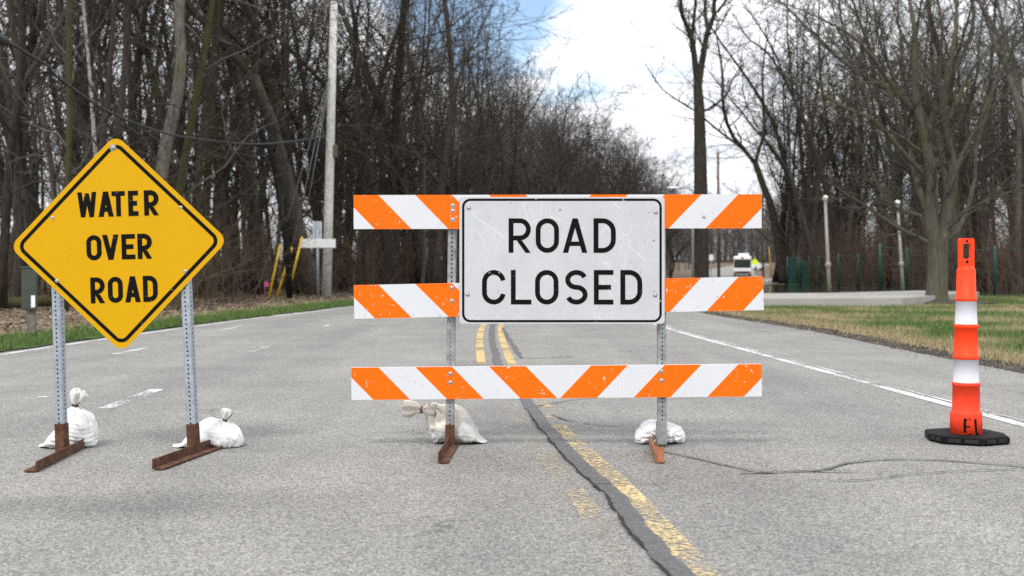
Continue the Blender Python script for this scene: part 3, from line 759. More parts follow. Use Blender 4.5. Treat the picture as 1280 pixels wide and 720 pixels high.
# ------------------------------------------------------------------ sandbags
def sandbag(label, origin, sections, depth, neck, tuft, mat, tie, tuft_r=.05, folds=15, fold_a=.016, reach=.11, wr=.0, seed=1, lower=None, pinch=None):
    """a filled sack lofted along x. sections: (x, bottom, top); depth: front-to-back size; neck: where the mouth is gathered (x, y, z)"""
    t = thing('sandbag', origin, label, 'sandbag'); o = Vector(origin)
    sec = spline([(a, b, c) for a, b, c in sections], .006); nu = 128; nk = Vector(neck); mb = MB()
    xa, xb = sec[0][0], sec[-1][0]; grid = []
    for k, (x, zb, zt) in enumerate(sec):
        zb = max(zb, .004); zt = max(zt, zb + .004); q = (x - xa) / max(1e-6, xb - xa)
        dp = depth * (max(.0, 4 * q * (1 - q)) ** .42 * .86 + .10) * (.75 + .25 * min(1, (zt - zb) / .12)); row = []
        for i in range(nu):
            a = 2 * math.pi * i / nu; ca, sa = math.cos(a), math.sin(a)
            y = math.copysign(abs(ca) ** .72, ca) * dp / 2; hh = (zt - zb); zz = math.copysign(abs(sa) ** .85, sa)
            z = zb + hh * (.42 + (.58 * zz if zz > 0 else .42 * zz)); y *= 1 - .25 * max(0, zz) ** 2
            p = Vector((x, y, z)); nr = Vector(((q - .5) * .8, ca, sa)).normalized()
            def dent(c, R_, A, n):
                v = p - c; L = v.length; th = math.atan2(v.y if abs(c.y) < .05 else v.z, v.x) + .25 * mnoise.noise(p * 20)
                cr = abs(math.sin(th * n / 2 + 1.4 * mnoise.noise((th * 1.3, seed, 0))))
                return -A * (1 - cr) ** 1.3 * math.exp(-(L / (R_ * 1.45)) ** 1.4) * min(1, L / .02)
            h = dent(nk, reach, fold_a, folds)
            if pinch: h += dent(Vector(pinch), reach, fold_a * 1.2, folds); h -= .032 * math.exp(-((p - Vector(pinch)).length / .035) ** 2)
            h += .012 * mnoise.noise(p * 8 + Vector((seed, 0, 0))) + .008 * (1 - 2 * abs(mnoise.noise(p * 13 + Vector((0, seed, 0)))))
            if wr: h += wr * math.sin(z * 250 + 4.5 * mnoise.noise(p * 9) + x * 8) * max(0, min(1, (zt * .85 - z) / .04)) * max(0, min(1, z / .03))
            p += nr * h; p.z = max(p.z, .003 + .002 * abs(mnoise.noise(p * 60))); row.append(p)
        grid.append(row)
    for row in grid: mb.add([o + p for p in row])
    K_ = len(grid)
    for k in range(K_ - 1):
        for i in range(nu):
            j = (i + 1) % nu; c = (grid[k][i] + grid[k + 1][j]) / 2
            m_ = 1 if lower and c.z < lower[1](c.x) + .008 * mnoise.noise(c * 30) else 0
            mb.face((k * nu + i, (k + 1) * nu + i, (k + 1) * nu + j, k * nu + j), m_, True)
    mb.face(list(range(nu))[::-1]); mb.face(range((K_ - 1) * nu, K_ * nu))
    mb.build('sack_body', [mat] + ([lower[0]] if lower else []), t)
    if tuft is not None:
        td = Vector(tuft[0]); L = tuft[1]; td.normalize(); side = Vector(tuft[2]); a = o + nk - td * .02
        qs = (-.18, 0, .1, .2, .27, .33, .42, .54, .68, .82, .94, 1.0, .96, .85)
        rad = [1.25, 1.15, .9, .6, .40, .34, .55, .78, .95, 1.05, 1.0, .86, .6, .1]
        pts = [a + td * L * q + side * L * max(0, q - .3) ** 1.6 for q in qs]
        mb = MB(); mb.tube(pts, [r_ * tuft_r for r_ in rad], 40, 0, True, True, lambda i, j: 1 + (.12 if i < 6 else .26) * math.sin(j * 2 * math.pi / 40 * 6 + i * .25 + seed) + .25 * mnoise.noise((j * .35, i * .45, seed)))
        mb.build('gathered_neck', mat, t)
        mb = MB(); c = pts[5]; o1 = td.orthogonal().normalized(); o2 = td.cross(o1)
        for dz in (-.004, .004): mb.tube([c + td * dz + (o1 * math.cos(q) + o2 * math.sin(q)) * tuft_r * .44 + td * .004 * math.sin(q) for q in np.linspace(0, 2 * math.pi, 20)], .0036, 6)
        mb.tube([c + Vector((.012, -.012, .0)), c + Vector((.025, -.022, .01)), c + Vector((.04, -.024, .022)), c + Vector((.052, -.02, .045))], .0026, 5)
        mb.build('tie_string', tie, t)
    return t
sandbag('white sandbag with tall tied top behind the left post of the yellow sign', (-2.766, 6.62, 0), [(-.025, .0, .004), (0, .0, .012), (.03, 0, .04), (.08, 0, .10), (.125, 0, .165), (.16, 0, .205), (.19, 0, .222), (.225, 0, .212), (.265, 0, .192), (.288, .0, .165), (.302, .008, .125), (.308, .03, .09)], .27,
        (.185, -.01, .222), ((.12, 0, 1), .135, (.34, 0, -.12)), bag_white, string_dark, .041, 13, .034, .10, .0026, 2)
sandbag('squat white sandbag with knotted neck behind the right post of the yellow sign', (-1.955, 6.62, 0), [(-.045, 0, .004), (0, 0, .012), (.03, 0, .045), (.07, 0, .10), (.12, 0, .148), (.175, 0, .160), (.24, 0, .150), (.285, 0, .142), (.32, 0, .125), (.348, .006, .095), (.362, .02, .07), (.366, .035, .055)], .27,
        (.265, -.03, .150), ((.12, 0, 1), .095, (.1, 0, 0)), bag_white, string_dark, .026, 11, .032, .10, .0004, 7)
lb = sandbag('plump cream sandbag with red twine behind the left barricade post', (-.475, 6.775, 0), [(-.045, .10, .165), (-.035, .07, .19), (-.01, .03, .212), (.02, .0, .222), (.08, 0, .226), (.14, 0, .222), (.19, 0, .19), (.225, 0, .14), (.255, 0, .075), (.28, 0, .03), (.30, 0, .012), (.325, .0, .006)], .29,
        (-.035, -.02, .195), ((-1, 0, .12), .165, (-.05, 0, -.1)), bag_cream, string_red, .042, 12, .03, .15, .0008, 4, (bag_grey, lambda x: .098 if x < .12 else .098 + (x - .12) * .9))
mb = MB(); q = Vector(lb.location) + Vector((-.085, -.05, .185)); mb.tube([q, q + Vector((-.03, -.02, -.02)), q + Vector((-.05, 0, -.06)), q + Vector((-.052, 0, -.10)), q + Vector((-.056, 0, -.15))], .0026, 5); mb.build('loose_twine', white_metal, lb)
sandbag('low white sandbag lying pinched in the middle behind the right barricade post', (.745, 6.76, 0), [(-.006, .02, .035), (.0, .008, .055), (.012, 0, .08), (.045, 0, .118), (.09, 0, .138), (.135, 0, .136), (.165, 0, .128), (.21, 0, .122), (.25, 0, .110), (.278, .004, .082), (.292, .02, .05), (.295, .03, .04)], .25,
        (.20, -.11, .075), None, bag_white, string_dark, .03, 10, .015, .10, .0, 9, None, (.118, -.115, .035))

# ------------------------------------------------------------------ traffic cone
YC = 6.84; SC = F / YC; cb = Vector(((1207.6 - CX) / F * YC, YC, 0))
cone = thing('channelizer_cone', cb, 'tall orange channelizer cone with two white bands on a black rubber base', 'traffic cone')
zc = lambda py: (551.5 - py) / SC
W = lambda px: px / 2 / SC
prof = [(W(38.5), zc(548)), (W(37.6), zc(517)), (W(36.6), zc(515.4)), (W(34), zc(514.4)), (W(33), zc(513.6)), (W(31.9), zc(483)), (W(33.8), zc(482.4)), (W(34), zc(480.6)), (W(33.4), zc(478.8)), (W(30.8), zc(478.2)), (W(29.2), zc(449.5)), (W(31.2), zc(449)), (W(31.4), zc(446.6)), (W(30.8), zc(444.6)),
        (W(28.8), zc(444)), (W(27.4), zc(411)), (W(29.4), zc(410.4)), (W(29.6), zc(408)), (W(29), zc(406.2)), (W(26.6), zc(405.6)), (W(24.6), zc(377)), (W(26.4), zc(376.4)), (W(26.6), zc(374.4)), (W(26), zc(373)), (W(23.8), zc(372.4)), (W(22.2), zc(339)), (W(20.5), zc(336.2)), (W(16), zc(333))]
mats = [2 if i <= 8 else 1 if i in (9, 19) else 0 for i in range(len(prof) - 1)]
mb = MB(); mb.lathe(prof, 48, cb, mats); cbody = mb.build('cone_body', [cone_orange, cone_white, cone_faded], cone)
# handle with its slot
hz0, hz1 = zc(336), zc(298.5)
outer = rrect(-W(18.6), hz0, W(18.6), hz1, .012, 6); inner = rrect(-W(9.6), zc(324), W(9.6), zc(305), .008, 6)
mb = MB(); th = .014
k = len(outer)
for sgn in (-1, 1):
    a = mb.add([cb + Vector((u, sgn * th, v)) for u, v in outer] + [cb + Vector((u, sgn * th, v)) for u, v in inner])
    for i in range(k):
        j = (i + 1) % k; mb.face((a + i, a + j, a + k + j, a + k + i))
    if sgn == -1: a0 = a
for i in range(k):
    j = (i + 1) % k; mb.face((a0 + i, a0 + j, a + j, a + i)); mb.face((a0 + k + i, a0 + k + j, a + k + j, a + k + i))
mb.tube([cb + Vector((0, -th - .001, zc(302))), cb + Vector((0, -th - .0015, zc(302)))], [.0075, .0075], 10, 1)
mb.tube([cb + Vector((0, -th - .001, zc(328))), cb + Vector((0, -th - .0015, zc(328)))], [.0095, .0095], 10, 1)
mb.box(cb + Vector((0, 0, zc(334.5))), (W(20), .04, .016), None, 0, .006)
mb.build('handle', [cone_orange, rubber], cone)
# hand-painted letters wrapped round the foot of the cone
def fc(u, v, t):
    r = W(38.2) - (v - zc(548)) * .018 + .0012 + t; a = u / W(38); return cb + Vector((math.sin(a) * r, -math.cos(a) * r, v))
mb = MB(); q = lambda px: (px - 1207.6) / SC
def thick(pts, w, li): stroke(mb, [(q(a), zc(b - 2.2)) for a, b in pts], False, w / SC, fc, li)
thick([(1199.2, 524), (1198.8, 532), (1199.0, 541.4)], 3.2, .0004); thick([(1199.8, 524.9), (1205.4, 524.9)], 2.6, .0006); thick([(1199.8, 534.2), (1205, 533.9)], 2.6, .0006)
thick([(1201.6, 544.6), (1204.2, 544.0), (1207, 542.6)], 2.2, .0006)
thick([(1211.6, 524.2), (1212.0, 534), (1213.0, 542.0), (1214.2, 543.7), (1217.4, 543.6)], 3.2, .0004)
ol = mb.build('lettering', black_ink, cone); ol.parent = cbody
# rubber base, octagonal with a chamfered top and lugs
oct_ = []
bw, bd_ = 47 / SC, .235
for (u, v) in ((-1, -.05), (-.86, -.62), (.04, -1), (.86, -.66), (1, -.1), (.82, .7), (0, 1), (-.84, .68)): oct_.append((u * bw, v * bd_))
mb = MB(); lv = [(.97, .0), (1.0, .008), (1.0, .042), (.95, .05), (.55, .053), (.45, .044), (.42, .044)]; nn = []
for s_, z in lv: nn.append(mb.add([cb + Vector((u * s_, v * s_, z)) for u, v in oct_]))
for li, (a, b) in enumerate(zip(nn, nn[1:])):
    for i in range(8): mb.face((a + i, a + (i + 1) % 8, b + (i + 1) % 8, b + i), 0)
mb.face(range(nn[-1], nn[-1] + 8)); mb.face(list(range(nn[0], nn[0] + 8))[::-1])
for i in range(8):
    a, b = Vector((*oct_[i], 0)), Vector((*oct_[(i + 1) % 8], 0))
    for f0, f1 in ((.12, .44), (.54, .88)):
        p, p2 = a.lerp(b, f0), a.lerp(b, f1); nrm = Vector((p.y - p2.y, p2.x - p.x, 0)).normalized(); c = (p + p2) / 2
        if nrm.dot(c) < 0: nrm.negate()
        ang = math.atan2((p2 - p).y, (p2 - p).x)
        mb.box(cb + c + nrm * .001 + Vector((0, 0, .025)), ((p2 - p).length, .008, .022), Matrix.Rotation(ang, 3, 'Z'), 1, .002)
mb.build('rubber_base', [rubber, rubber_worn], cone)

# ------------------------------------------------------------------ roadside furniture
# utility pole, its cable and guys
pb = G(408, 370); ptop = P(417.5, 2, pb.y)
pole = thing('utility_pole', pb, 'tall bleached wooden utility pole at the grass edge of left woods', 'utility pole')
mb = MB(); mb.tube([pb.lerp(ptop, q) + Vector((0, 0, -.1 if q == 0 else 0)) for q in (0, .3, .6, 1)], [.20, .185, .17, .15], 16); mb.build('pole_shaft', pole_wood, pole)
for z, L in ((.945, .5), (.90, .5)):
    mb = MB(); c = pb.lerp(ptop, z); mb.tube([c, c + Vector((L, -.05, .02)), c + Vector((L + .02, -.05, .12))], .035, 8); mb.build('bracket', galv_old, pole)
mb = MB(); c = pb.lerp(ptop, .5); mb.box(c + Vector((.22, -.05, -.1)), (.16, .2, .5), None, 0, .01); mb.build('junction_box', brown_wood, pole)
def ctl(px, py, t):
    X = -7.5 - 5.5 * t; Y = 45.2 - 33.5 * t; return (X, Y, H0 + (HY - py) / F * Y)
cable = [(pb.x, pb.y - .2, P(0, 172, pb.y).z)]
for px, py in ((330, 180), (265, 176), (200, 165), (130, 137), (70, 95), (20, 58)):
    k = (px - CX) / F; t = (-7.5 - k * 45.2) / (5.5 - 33.5 * k); cable.append(ctl(px, py, t))
cable.append((-12.2, 15.5, 6.6)); cable.append((-13.4, 10, 7.4))
ct = thing('overhead_cable', cable[5], 'black sagging overhead cable crossing in front of left woods to the pole', 'cable')
mb = MB(); mb.tube([tuple(p) for p in spline(cable, .8)], .034, 6); mb.build('cable_line', black_cable, ct)
mb = MB(); a = Vector(cable[-3]); b = Vector(cable[-2]); d = (b - a).normalized(); mb.tube([a + d * .35, a + d * .45, a + d * 1.5, a + d * 1.6], [.03, .12, .12, .03], 10); mb.build('splice_case', black_cable, ct)
for (tx, ty), (bx, by), lab in (((350, 306), (336, 374), 'slanted yellow guy wire guard, farthest from the pole'), ((365, 309), (346, 372), 'slanted yellow guy wire guard, middle one of three'), ((377.5, 296), (361.5, 362), 'slanted yellow guy wire guard, nearest to the pole')):
    Yg = 43.5; a = P(bx, by, Yg); b = P(tx, ty, Yg); a.z = min(a.z, 0.0) if by > 370 else a.z
    gt = thing('guy_wire', a, lab, 'guy wire', 'yellow guarded guy wires beside the utility pole')
    mb = MB(); mb.tube([a, b], [.048, .045], 8); mb.build('wire_guard', yellow_plastic, gt)
    mb = MB(); mb.tube([a - (b - a) * .08, a + (b - a) * .02], [.02, .02], 6); mb.tube([b, pb.lerp(ptop, .78)], .011, 5); mb.build('wire', galv_old, gt)
# sign seen from behind beside the pole
Yr = 44.0; sb = P(397.5, 372, Yr); sb.z = -.05
st_ = thing('street_sign', sb, 'blank white sign boards on thin post beside the utility pole', 'street sign')
mb = MB(); mb.tube([sb, P(396.5, 277, Yr)], .055, 8); mb.build('post', galv, st_)
c = P(397, 304.3, Yr - .08); mb = MB(); mb.box(c, (45 / F * Yr, .03, 11 / F * Yr), None, 0, .01); mb.build('wide_board', white_metal, st_)
c = P(396.5, 288, Yr + .08); mb = MB(); mb.box(c, (11.5 / F * Yr, .02, 22.5 / F * Yr), None, 0, .008); mb.build('small_board', sign_back, st_)
mb = MB(); fb = G(331, 371); mb.tube([fb, fb + Vector((0, 0, .6))], .012, 5); mb.poly([fb + Vector((0, 0, .6)), fb + Vector((.17, 0, .58)), fb + Vector((.16, .02, .42)), fb + Vector((0, 0, .42))])
tag(mb.build('marker_flag', pink), 'small pink utility flag stuck in the verge near yellow guards', 'flag')
# old green utility box on a wooden post
ub = G(37.5, 419); Yu = ub.y; ut = thing('utility_box', ub, 'green metal utility box on a short weathered wooden post', 'utility box')
mb = MB(); mb.box(ub + Vector((.02, .02, .22)), (.13, .13, .55), Matrix.Rotation(R(12), 3, 'Z'), 0, .012); mb.build('post', old_wood, ut)
c = P(37, 361, Yu - .02); mb = MB(); mb.box(c, (.22, .16, .68), Matrix.Rotation(R(12), 3, 'Z'), 0, .012); mb.box(c + Vector((0, 0, .345)), (.25, .19, .025), Matrix.Rotation(R(12), 3, 'Z'), 0, .006); mb.build('cabinet', box_green, ut)
mb = MB(); mb.box(c + Vector((.083, -.062, -.2)), (.06, .008, .19), Matrix.Rotation(R(12), 3, 'Z')); mb.build('label_plate', white_metal, ut)

# two slim lamp posts by the water
for (bx, by), (tx, ty), lab in (((1037, 371), (1031.5, 251), 'slim grey globe lamp post nearer the closed road, left of pair'), ((1129, 367), (1122, 256), 'slim grey globe lamp post beside the bare lawn tree, right of pair')):
    b = G(bx, by); tp = P(tx, ty, b.y); b.z = -.05
    lt_ = thing('lamp_post', b, lab, 'lamp post', 'globe lamp posts at the flooded lot')
    mb = MB(); mb.tube([b, b.lerp(tp, .35), tp], [.09, .072, .055], 10); mb.build('post', lamp_pole, lt_)
    c = b.lerp(tp, .34); mb = MB(); mb.lathe([(.05, -.16), (.10, -.10), (.125, 0), (.10, .10), (.06, .15)], 12, c); mb.build('control_box', lamp_pole, lt_)
    mb = MB(); mb.lathe([(.05, -.11), (.095, -.06), (.115, 0), (.095, .07), (.04, .11)], 14, tp + Vector((0, 0, .1))); mb.build('globe', globe_mat, lt_)

# green fence in the water
fence_pts = [(20.2, 78.5, 1.95), (18.9, 69, 1.9), (18.5, 63.5, 1.95), (18.7, 60.5, 1.9), (18.4, 56, 2.35), (18.75, 53.2, 2.1), (19.05, 44.2, 1.95), (20.2, 37, 1.95)]
ft = thing('wire_fence', (18.6, 56, 0), 'dark green post and wire fence standing in the flood water', 'fence')
for x, y, h in fence_pts:
    mb = MB(); mb.tube([(x, y, -.1), (x, y, h), (x, y, h + .05)], [.085 if h > 2.2 else .062, .085 if h > 2.2 else .062, .03], 10); mb.build('post', green_paint, ft)
mb = MB()
for a, b in zip(fence_pts[1:], fence_pts[2:]):
    for z in (.08, .5, .97): mb.tube([(a[0], a[1], a[2] * z - .05), (b[0], b[1], b[2] * z - .05)], .018 if z > .9 else .007, 5)
mb.build('rail_wires', green_paint, ft)
pf = thing('fence_panel', (21, 81, 0), 'dark green slatted fence panel at the far end of the flooded lawn', 'fence')
mb = MB(); x0_, x1_ = P(985.5, 0, 79).x, P(1013, 0, 79).x
n_s = 22
for i in range(n_s):
    if i in (8, 9): continue
    x = x0_ + (x1_ - x0_) * (i + .5) / n_s; mb.box((x, 79 + .12 * (i % 2), .98 - (.18 if i > 9 else 0) * .5), ((x1_ - x0_) / n_s * .98, .03, 1.95 - (.2 if i > 9 else 0)))
mb.build('slat_panel', green_paint, pf)
mb = MB()
for x in (x0_, (x0_ + x1_) / 2, x1_): mb.tube([(x, 79.3, -.1), (x, 79.3, 2.05)], .05, 8)
mb.build('frame', green_paint, pf)

# far poles, the cobra-head lamp, little signs
def far_pole(px, top, Y, w, lab, mat=brown_wood):
    b = P(px, 345, Y); b.z = tz(Y) - .1; t_ = thing('utility_pole', b, lab, 'utility pole')
    mb = MB(); tp = P(px - 1, top, Y); mb.tube([b, b.lerp(tp, .5), tp], [w, w * .9, w * .75], 10); mb.build('pole_shaft', mat, t_)
    mb = MB(); mb.box(tp + Vector((0, -.1, -.5)), (.12, .3, .12), None, 0, .01); mb.build('bracket', galv_old, t_)
far_pole(898.5, 190, 118, .17, 'brown wooden pole between the big forked trunk and bus')
far_pole(954, 222, 132, .13, 'thin dark pole right of the bus at the flooded edge')
b = P(866, 345, 66); b.z = -.05; sl = thing('street_lamp', b, 'street lamp with flat silver head reaching out in front of big forked trunk', 'street lamp')
mb = MB(); tp = P(866, 238, 66); mb.tube([b, b.lerp(tp, .6), tp], [.09, .075, .055], 10); mb.tube([tp, tp + Vector((-.3, 0, .12)), tp + Vector((-.75, 0, .16))], [.04, .035, .03], 8); mb.build('post', galv_old, sl)
c = P(841.5, 234.5, 66); mb = MB(); mb.lathe([(.05, -.07), (.13, -.05), (.15, 0), (.10, .05), (.03, .07)], 14, (0, 0, 0))
mb.v = [(c.x + v[0] * 2.6, c.y + v[1] * 1.1, c.z + v[2] * 1.0) for v in mb.v]; mb.build('lamp_head', white_metal, sl)
Yl = 176; b = P(943.5, 345, Yl); b.z = tz(Yl); dt = thing('warning_sign', b, 'tiny lime yellow diamond sign right of the distant bus', 'road sign')
mb = MB(); mb.tube([b, P(943.5, 329, Yl)], .05, 6); mb.build('post', galv, dt)
c = P(943.5, 327.6, Yl - .1); mb = MB(); mb.prism([(c.x + .6, c.z), (c.x, c.z + .6), (c.x - .6, c.z), (c.x, c.z - .6)], lambda u, v, t: (u, c.y + t, v), 0, .03); mb.build('sign_panel', lime, dt)
Yw = 150; b = P(889, 345, Yw); b.z = 0; dt = thing('small_sign', b, 'small white rectangular sign on thin post left of the distant bus', 'road sign')
mb = MB(); mb.tube([b, P(889, 318, Yw)], .04, 6); mb.build('post', galv, dt)
c = P(889, 322, Yw - .1); mb = MB(); mb.box(c, (.55, .03, .8), None, 0, .005); mb.build('sign_panel', white_metal, dt)
Yy = 150; b = P(964.5, 345, Yy); b.z = 0; tp = P(961, 308, Yy)
mb = MB(); mb.tube([b, tp], [.11, .07], 8); tag(mb.build('marker_post', simple('weathered_yellow', (.36, .23, .04), .7)), 'yellow slanted marker post right of the bus', 'post')

# the bus, seen from behind
Yb_ = 158.0; bb = P(928, 345, Yb_); bb.z = tz(Yb_)
bus = thing('bus', bb, 'white bus with dark rear window driving away on the flooded road', 'bus')
mb = MB(); mb.box(bb + Vector((0, 5, 1.62)), (2.45, 10.5, 2.55), None, 0, .16); body = mb.build('body', white_metal, bus)
mb = MB(); mb.box(bb + Vector((0, -.26, 1.86)), (2.3, .06, 1.2), None, 0, .05); mb.build('rear_window', glass_dark, bus)
mb = MB(); mb.box(bb + Vector((0, -.27, .60)), (2.35, .10, .36), None, 0, .03); mb.build('bumper', bus_dark, bus)
for s_ in (-1, 1):
    mb = MB(); mb.box(bb + Vector((s_ * .98, -.335, .62)), (.30, .03, .26), None, 0, .01); mb.build('tail_light', tail_red, bus)
    for yy in (1.8, 8):
        mb = MB(); c = bb + Vector((s_ * 1.08, yy, .48)); mb.tube([c + Vector((-.13, 0, 0)), c + Vector((.13, 0, 0))], .48, 18, 0, True, False); mb.build('wheel', rubber, bus)
mb = MB(); mb.box(bb + Vector((.15, 2.2, 3.05)), (1.5, 2.6, .5), None, 0, .12); mb.build('roof_unit', white_metal, bus)
mb = MB(); c = bb + Vector((0, -.262, 2.68)); mb.prism([(.2 * math.cos(a), .14 * math.sin(a)) for a in np.linspace(0, 6.283, 14, endpoint=False)], lambda u, v, t: c + Vector((u, -t, v)), 0, .02); mb.build('emblem', tail_red, bus)
bus.rotation_euler = (0, 0, R(-11.5))
Yc_ = 205; cbk = P(946.5, 338, Yc_); cbk.z = tz(Yc_)
car = thing('parked_car', cbk, 'distant white car on the rise beyond the bus', 'car')
mb = MB(); prof2 = [(-2.1, .35), (2.1, .35), (2.15, .8), (1.3, .95), (.75, 1.42), (-1.0, 1.45), (-1.7, 1.0), (-2.15, .9)]
mb.prism(prof2, lambda u, v, t: cbk + Vector((u * .55, t + u * .6, v + .0)), -.85, .85); mb.build('body', white_metal, car)
for u in (-1.3, 1.3):
    mb = MB(); c = cbk + Vector((u * .55, u * .6 - .9, .33)); mb.tube([c, c + Vector((0, .2, 0))], .33, 14, 0, True, False); mb.build('wheel', rubber, car)

# ------------------------------------------------------------------ trees
class Tree: pass
def grow(rng, p, d, L, n, wig, up):
    pts = [p.copy()]; d = d.normalized()
    for i in range(n):
        d = (d + Vector((rng.gauss(0, wig), rng.gauss(0, wig), rng.gauss(0, wig) + up))).normalized(); p = p + d * (L / n); pts.append(p.copy())
    return pts
def branch_out(rng, mb, pts, rads, level, maxlev, spec):
    """children along one path"""
    k = len(pts) - 1; L = sum((pts[i + 1] - pts[i]).length for i in range(k)); cnt, t0, ang, ratio, wig, up, seg, sides, rr, rmin = spec[level]
    az = rng.uniform(0, 6.28)
    for c in range(cnt):
        t = t0 + (1 - t0) * (c + rng.uniform(.1, .9)) / cnt; f = t * k; i = min(int(f), k - 1); q = f - i
        p = pts[i].lerp(pts[i + 1], q); d = (pts[i + 1] - pts[i]).normalized(); r = rads[i] * (1 - q) + rads[i + 1] * q
        az += 2.4 + rng.uniform(-.6, .6); o = d.orthogonal().normalized(); o = Matrix.Rotation(az, 3, d) @ o
        a = R(ang + rng.uniform(-14, 14)); nd = d * math.cos(a) + o * math.sin(a)
        ln = L * ratio * rng.uniform(.6, 1.25) * (1.15 - .75 * t if level == 0 else 1 - .45 * t)
        r0 = max(rmin, min(r * .8, r * rr + rmin * .3)); pp = grow(rng, p, nd, ln, seg, wig, up)
        rr_ = [max(rmin * .6, r0 * (1 - j / seg) ** .85) for j in range(seg + 1)]
        mb.tube(pp, rr_, sides, 0, False)
        if level + 1 < maxlev: branch_out(rng, mb, pp, rr_, level + 1, maxlev, spec)
def make_tree(seed, Ht, r, lean=(0, 0), wig=.035, forks=1, fork_t=.5, fork_ang=16, spec=None, maxlev=3, flare=1.35, trunk_n=14):
    rng = random.Random(seed); tm, cm = MB(), MB()
    up0 = Vector((lean[0], lean[1], 1)).normalized()
    tl = Ht * (fork_t if forks > 1 else 1)
    tp = grow(rng, Vector((0, 0, -.15)), up0, tl, trunk_n, wig, .02)
    def prof(t): return r * ((1 - t) ** .75 * .96 + .04) * (1 + (flare - 1) * math.exp(-t * Ht / .45))
    tr = [prof(j / trunk_n * (tl / Ht)) for j in range(trunk_n + 1)]
    extra = []
    tm.tube(tp, tr, 10, 0, True); paths = [(tp, tr)]
    if forks > 1:
        paths = []; az = rng.uniform(0, 6.28)
        for f in range(forks):
            a = R(fork_ang * rng.uniform(.6, 1.3)); d = (tp[-1] - tp[-2]).normalized(); az += 6.283 / forks + rng.uniform(-.3, .3)
            o = Matrix.Rotation(az, 3, d) @ d.orthogonal().normalized()
            ln = (Ht - tl) * rng.uniform(.85, 1.1); r0 = tr[-1] * (.85 if f == 0 else .68)
            pp = grow(rng, tp[-1] - d * .1, d * math.cos(a) + o * math.sin(a), ln, 11, wig * 1.8, .05); rr_ = [r0 * ((1 - j / 11) ** .85 * .97 + .03) for j in range(12)]
            tm.tube(pp, rr_, 8, 0, False); paths.append((pp, rr_))
    for pp, rr_ in paths: branch_out(rng, cm, pp, rr_, 0, maxlev, spec)
    return tm, cm
#        cnt  t0   ang ratio wig  up   seg sides rr  rmin
forest = [(26, .12, 52, .25, .19, .05, 7, 4, .30, .016), (7, .2, 44, .48, .22, .04, 4, 3, .5, .0125), (5, .15, 42, .55, .22, .02, 3, 3, .55, .0095)]
forkf = [(13, .06, 46, .44, .18, .05, 7, 5, .42, .017), (7, .2, 44, .50, .22, .04, 4, 3, .5, .0125), (5, .15, 42, .55, .22, .02, 3, 3, .55, .0095)]
thinf = [(26, .08, 52, .20, .14, .05, 5, 4, .4, .012), (6, .2, 42, .5, .2, .03, 4, 3, .5, .009), (5, .2, 40, .55, .2, .0, 3, 3, .5, .007)]
protos = []
def proto(kind, tm, cm, bark, twig, h, r):
    t = tm.build('trunk', bark, None); c = cm.build('crown', twig, None)
    col.objects.unlink(t); col.objects.unlink(c); protos.append((kind, t.data, c.data, h, r)); return len(protos) - 1
K_STRAIGHT = [proto('straight', *make_tree(s, 24, .17, (random.Random(s).uniform(-.08, .08), 0), .05, spec=forest), bark_dark, twig_dark, 24, .17) for s in (11, 12, 13)]
K_FORK = [proto('forked', *make_tree(s, 23, .205, (random.Random(s).uniform(-.08, .08), 0), .06, 2 + s % 2, ft_, 19, spec=forkf), bark_dark, twig_dark, 23, .205) for s, ft_ in ((21, .45), (22, .3), (23, .55))]
K_GREY = [proto('grey', *make_tree(s, 24, .2, (0.03, 0), .05, 2, .4, 17, spec=forkf), bark_grey, twig_grey, 24, .2) for s in (31, 32)]
K_MOSS = [proto('mossy', *make_tree(s, 23, .15, (l, 0), .035, spec=forest), bark_moss, twig_grey, 23, .15) for s, l in ((41, 0.0), (42, .10))]
K_ROUND = [proto('rounded', *make_tree(s, 17, .2, (0, 0), .05, 3, .22, 27, spec=[(12, .1, 46, .46, .16, .05, 6, 4, .42, .02), (8, .2, 44, .50, .2, .03, 4, 3, .5, .015), (6, .15, 42, .55, .2, .02, 3, 3, .55, .012)]), bark_dark, twig_dark, 17, .2) for s in (71, 72)]
K_THIN = [proto('slim', *make_tree(s, 17, .075, (random.Random(s).uniform(-.1, .1), 0), .05, spec=thinf), bark_dark, twig_dark, 17, .075) for s in (51, 52, 53)]
K_PALE = [proto('pale', *make_tree(61, 19, .11, (-.03, 0), .035, spec=thinf), bark_pale, twig_grey, 19, .11)]

def plant(k, x, y, z, scale, rz, label, group=None, thick=1.0, tilt=(0, 0), name='bare_tree'):
    kind, td, cd, h, r = protos[k]
    e = bpy.data.objects.new(name, None); e.location = (x, y, z); e.rotation_euler = (tilt[0], tilt[1], rz); e.empty_display_size = .5
    e.scale = (scale * thick, scale * thick, scale); col.objects.link(e); tag(e, label, 'tree', group)
    for nm, d in (('trunk', td), ('crown', cd)):
        o = bpy.data.objects.new(nm, d); o.parent = e; col.objects.link(o)
    return e

rng = random.Random(77); placed = []
def free(x, y, dmin):
    for a, b in placed:
        if (a - x) ** 2 + (b - y) ** 2 < dmin * dmin: return False
    return True
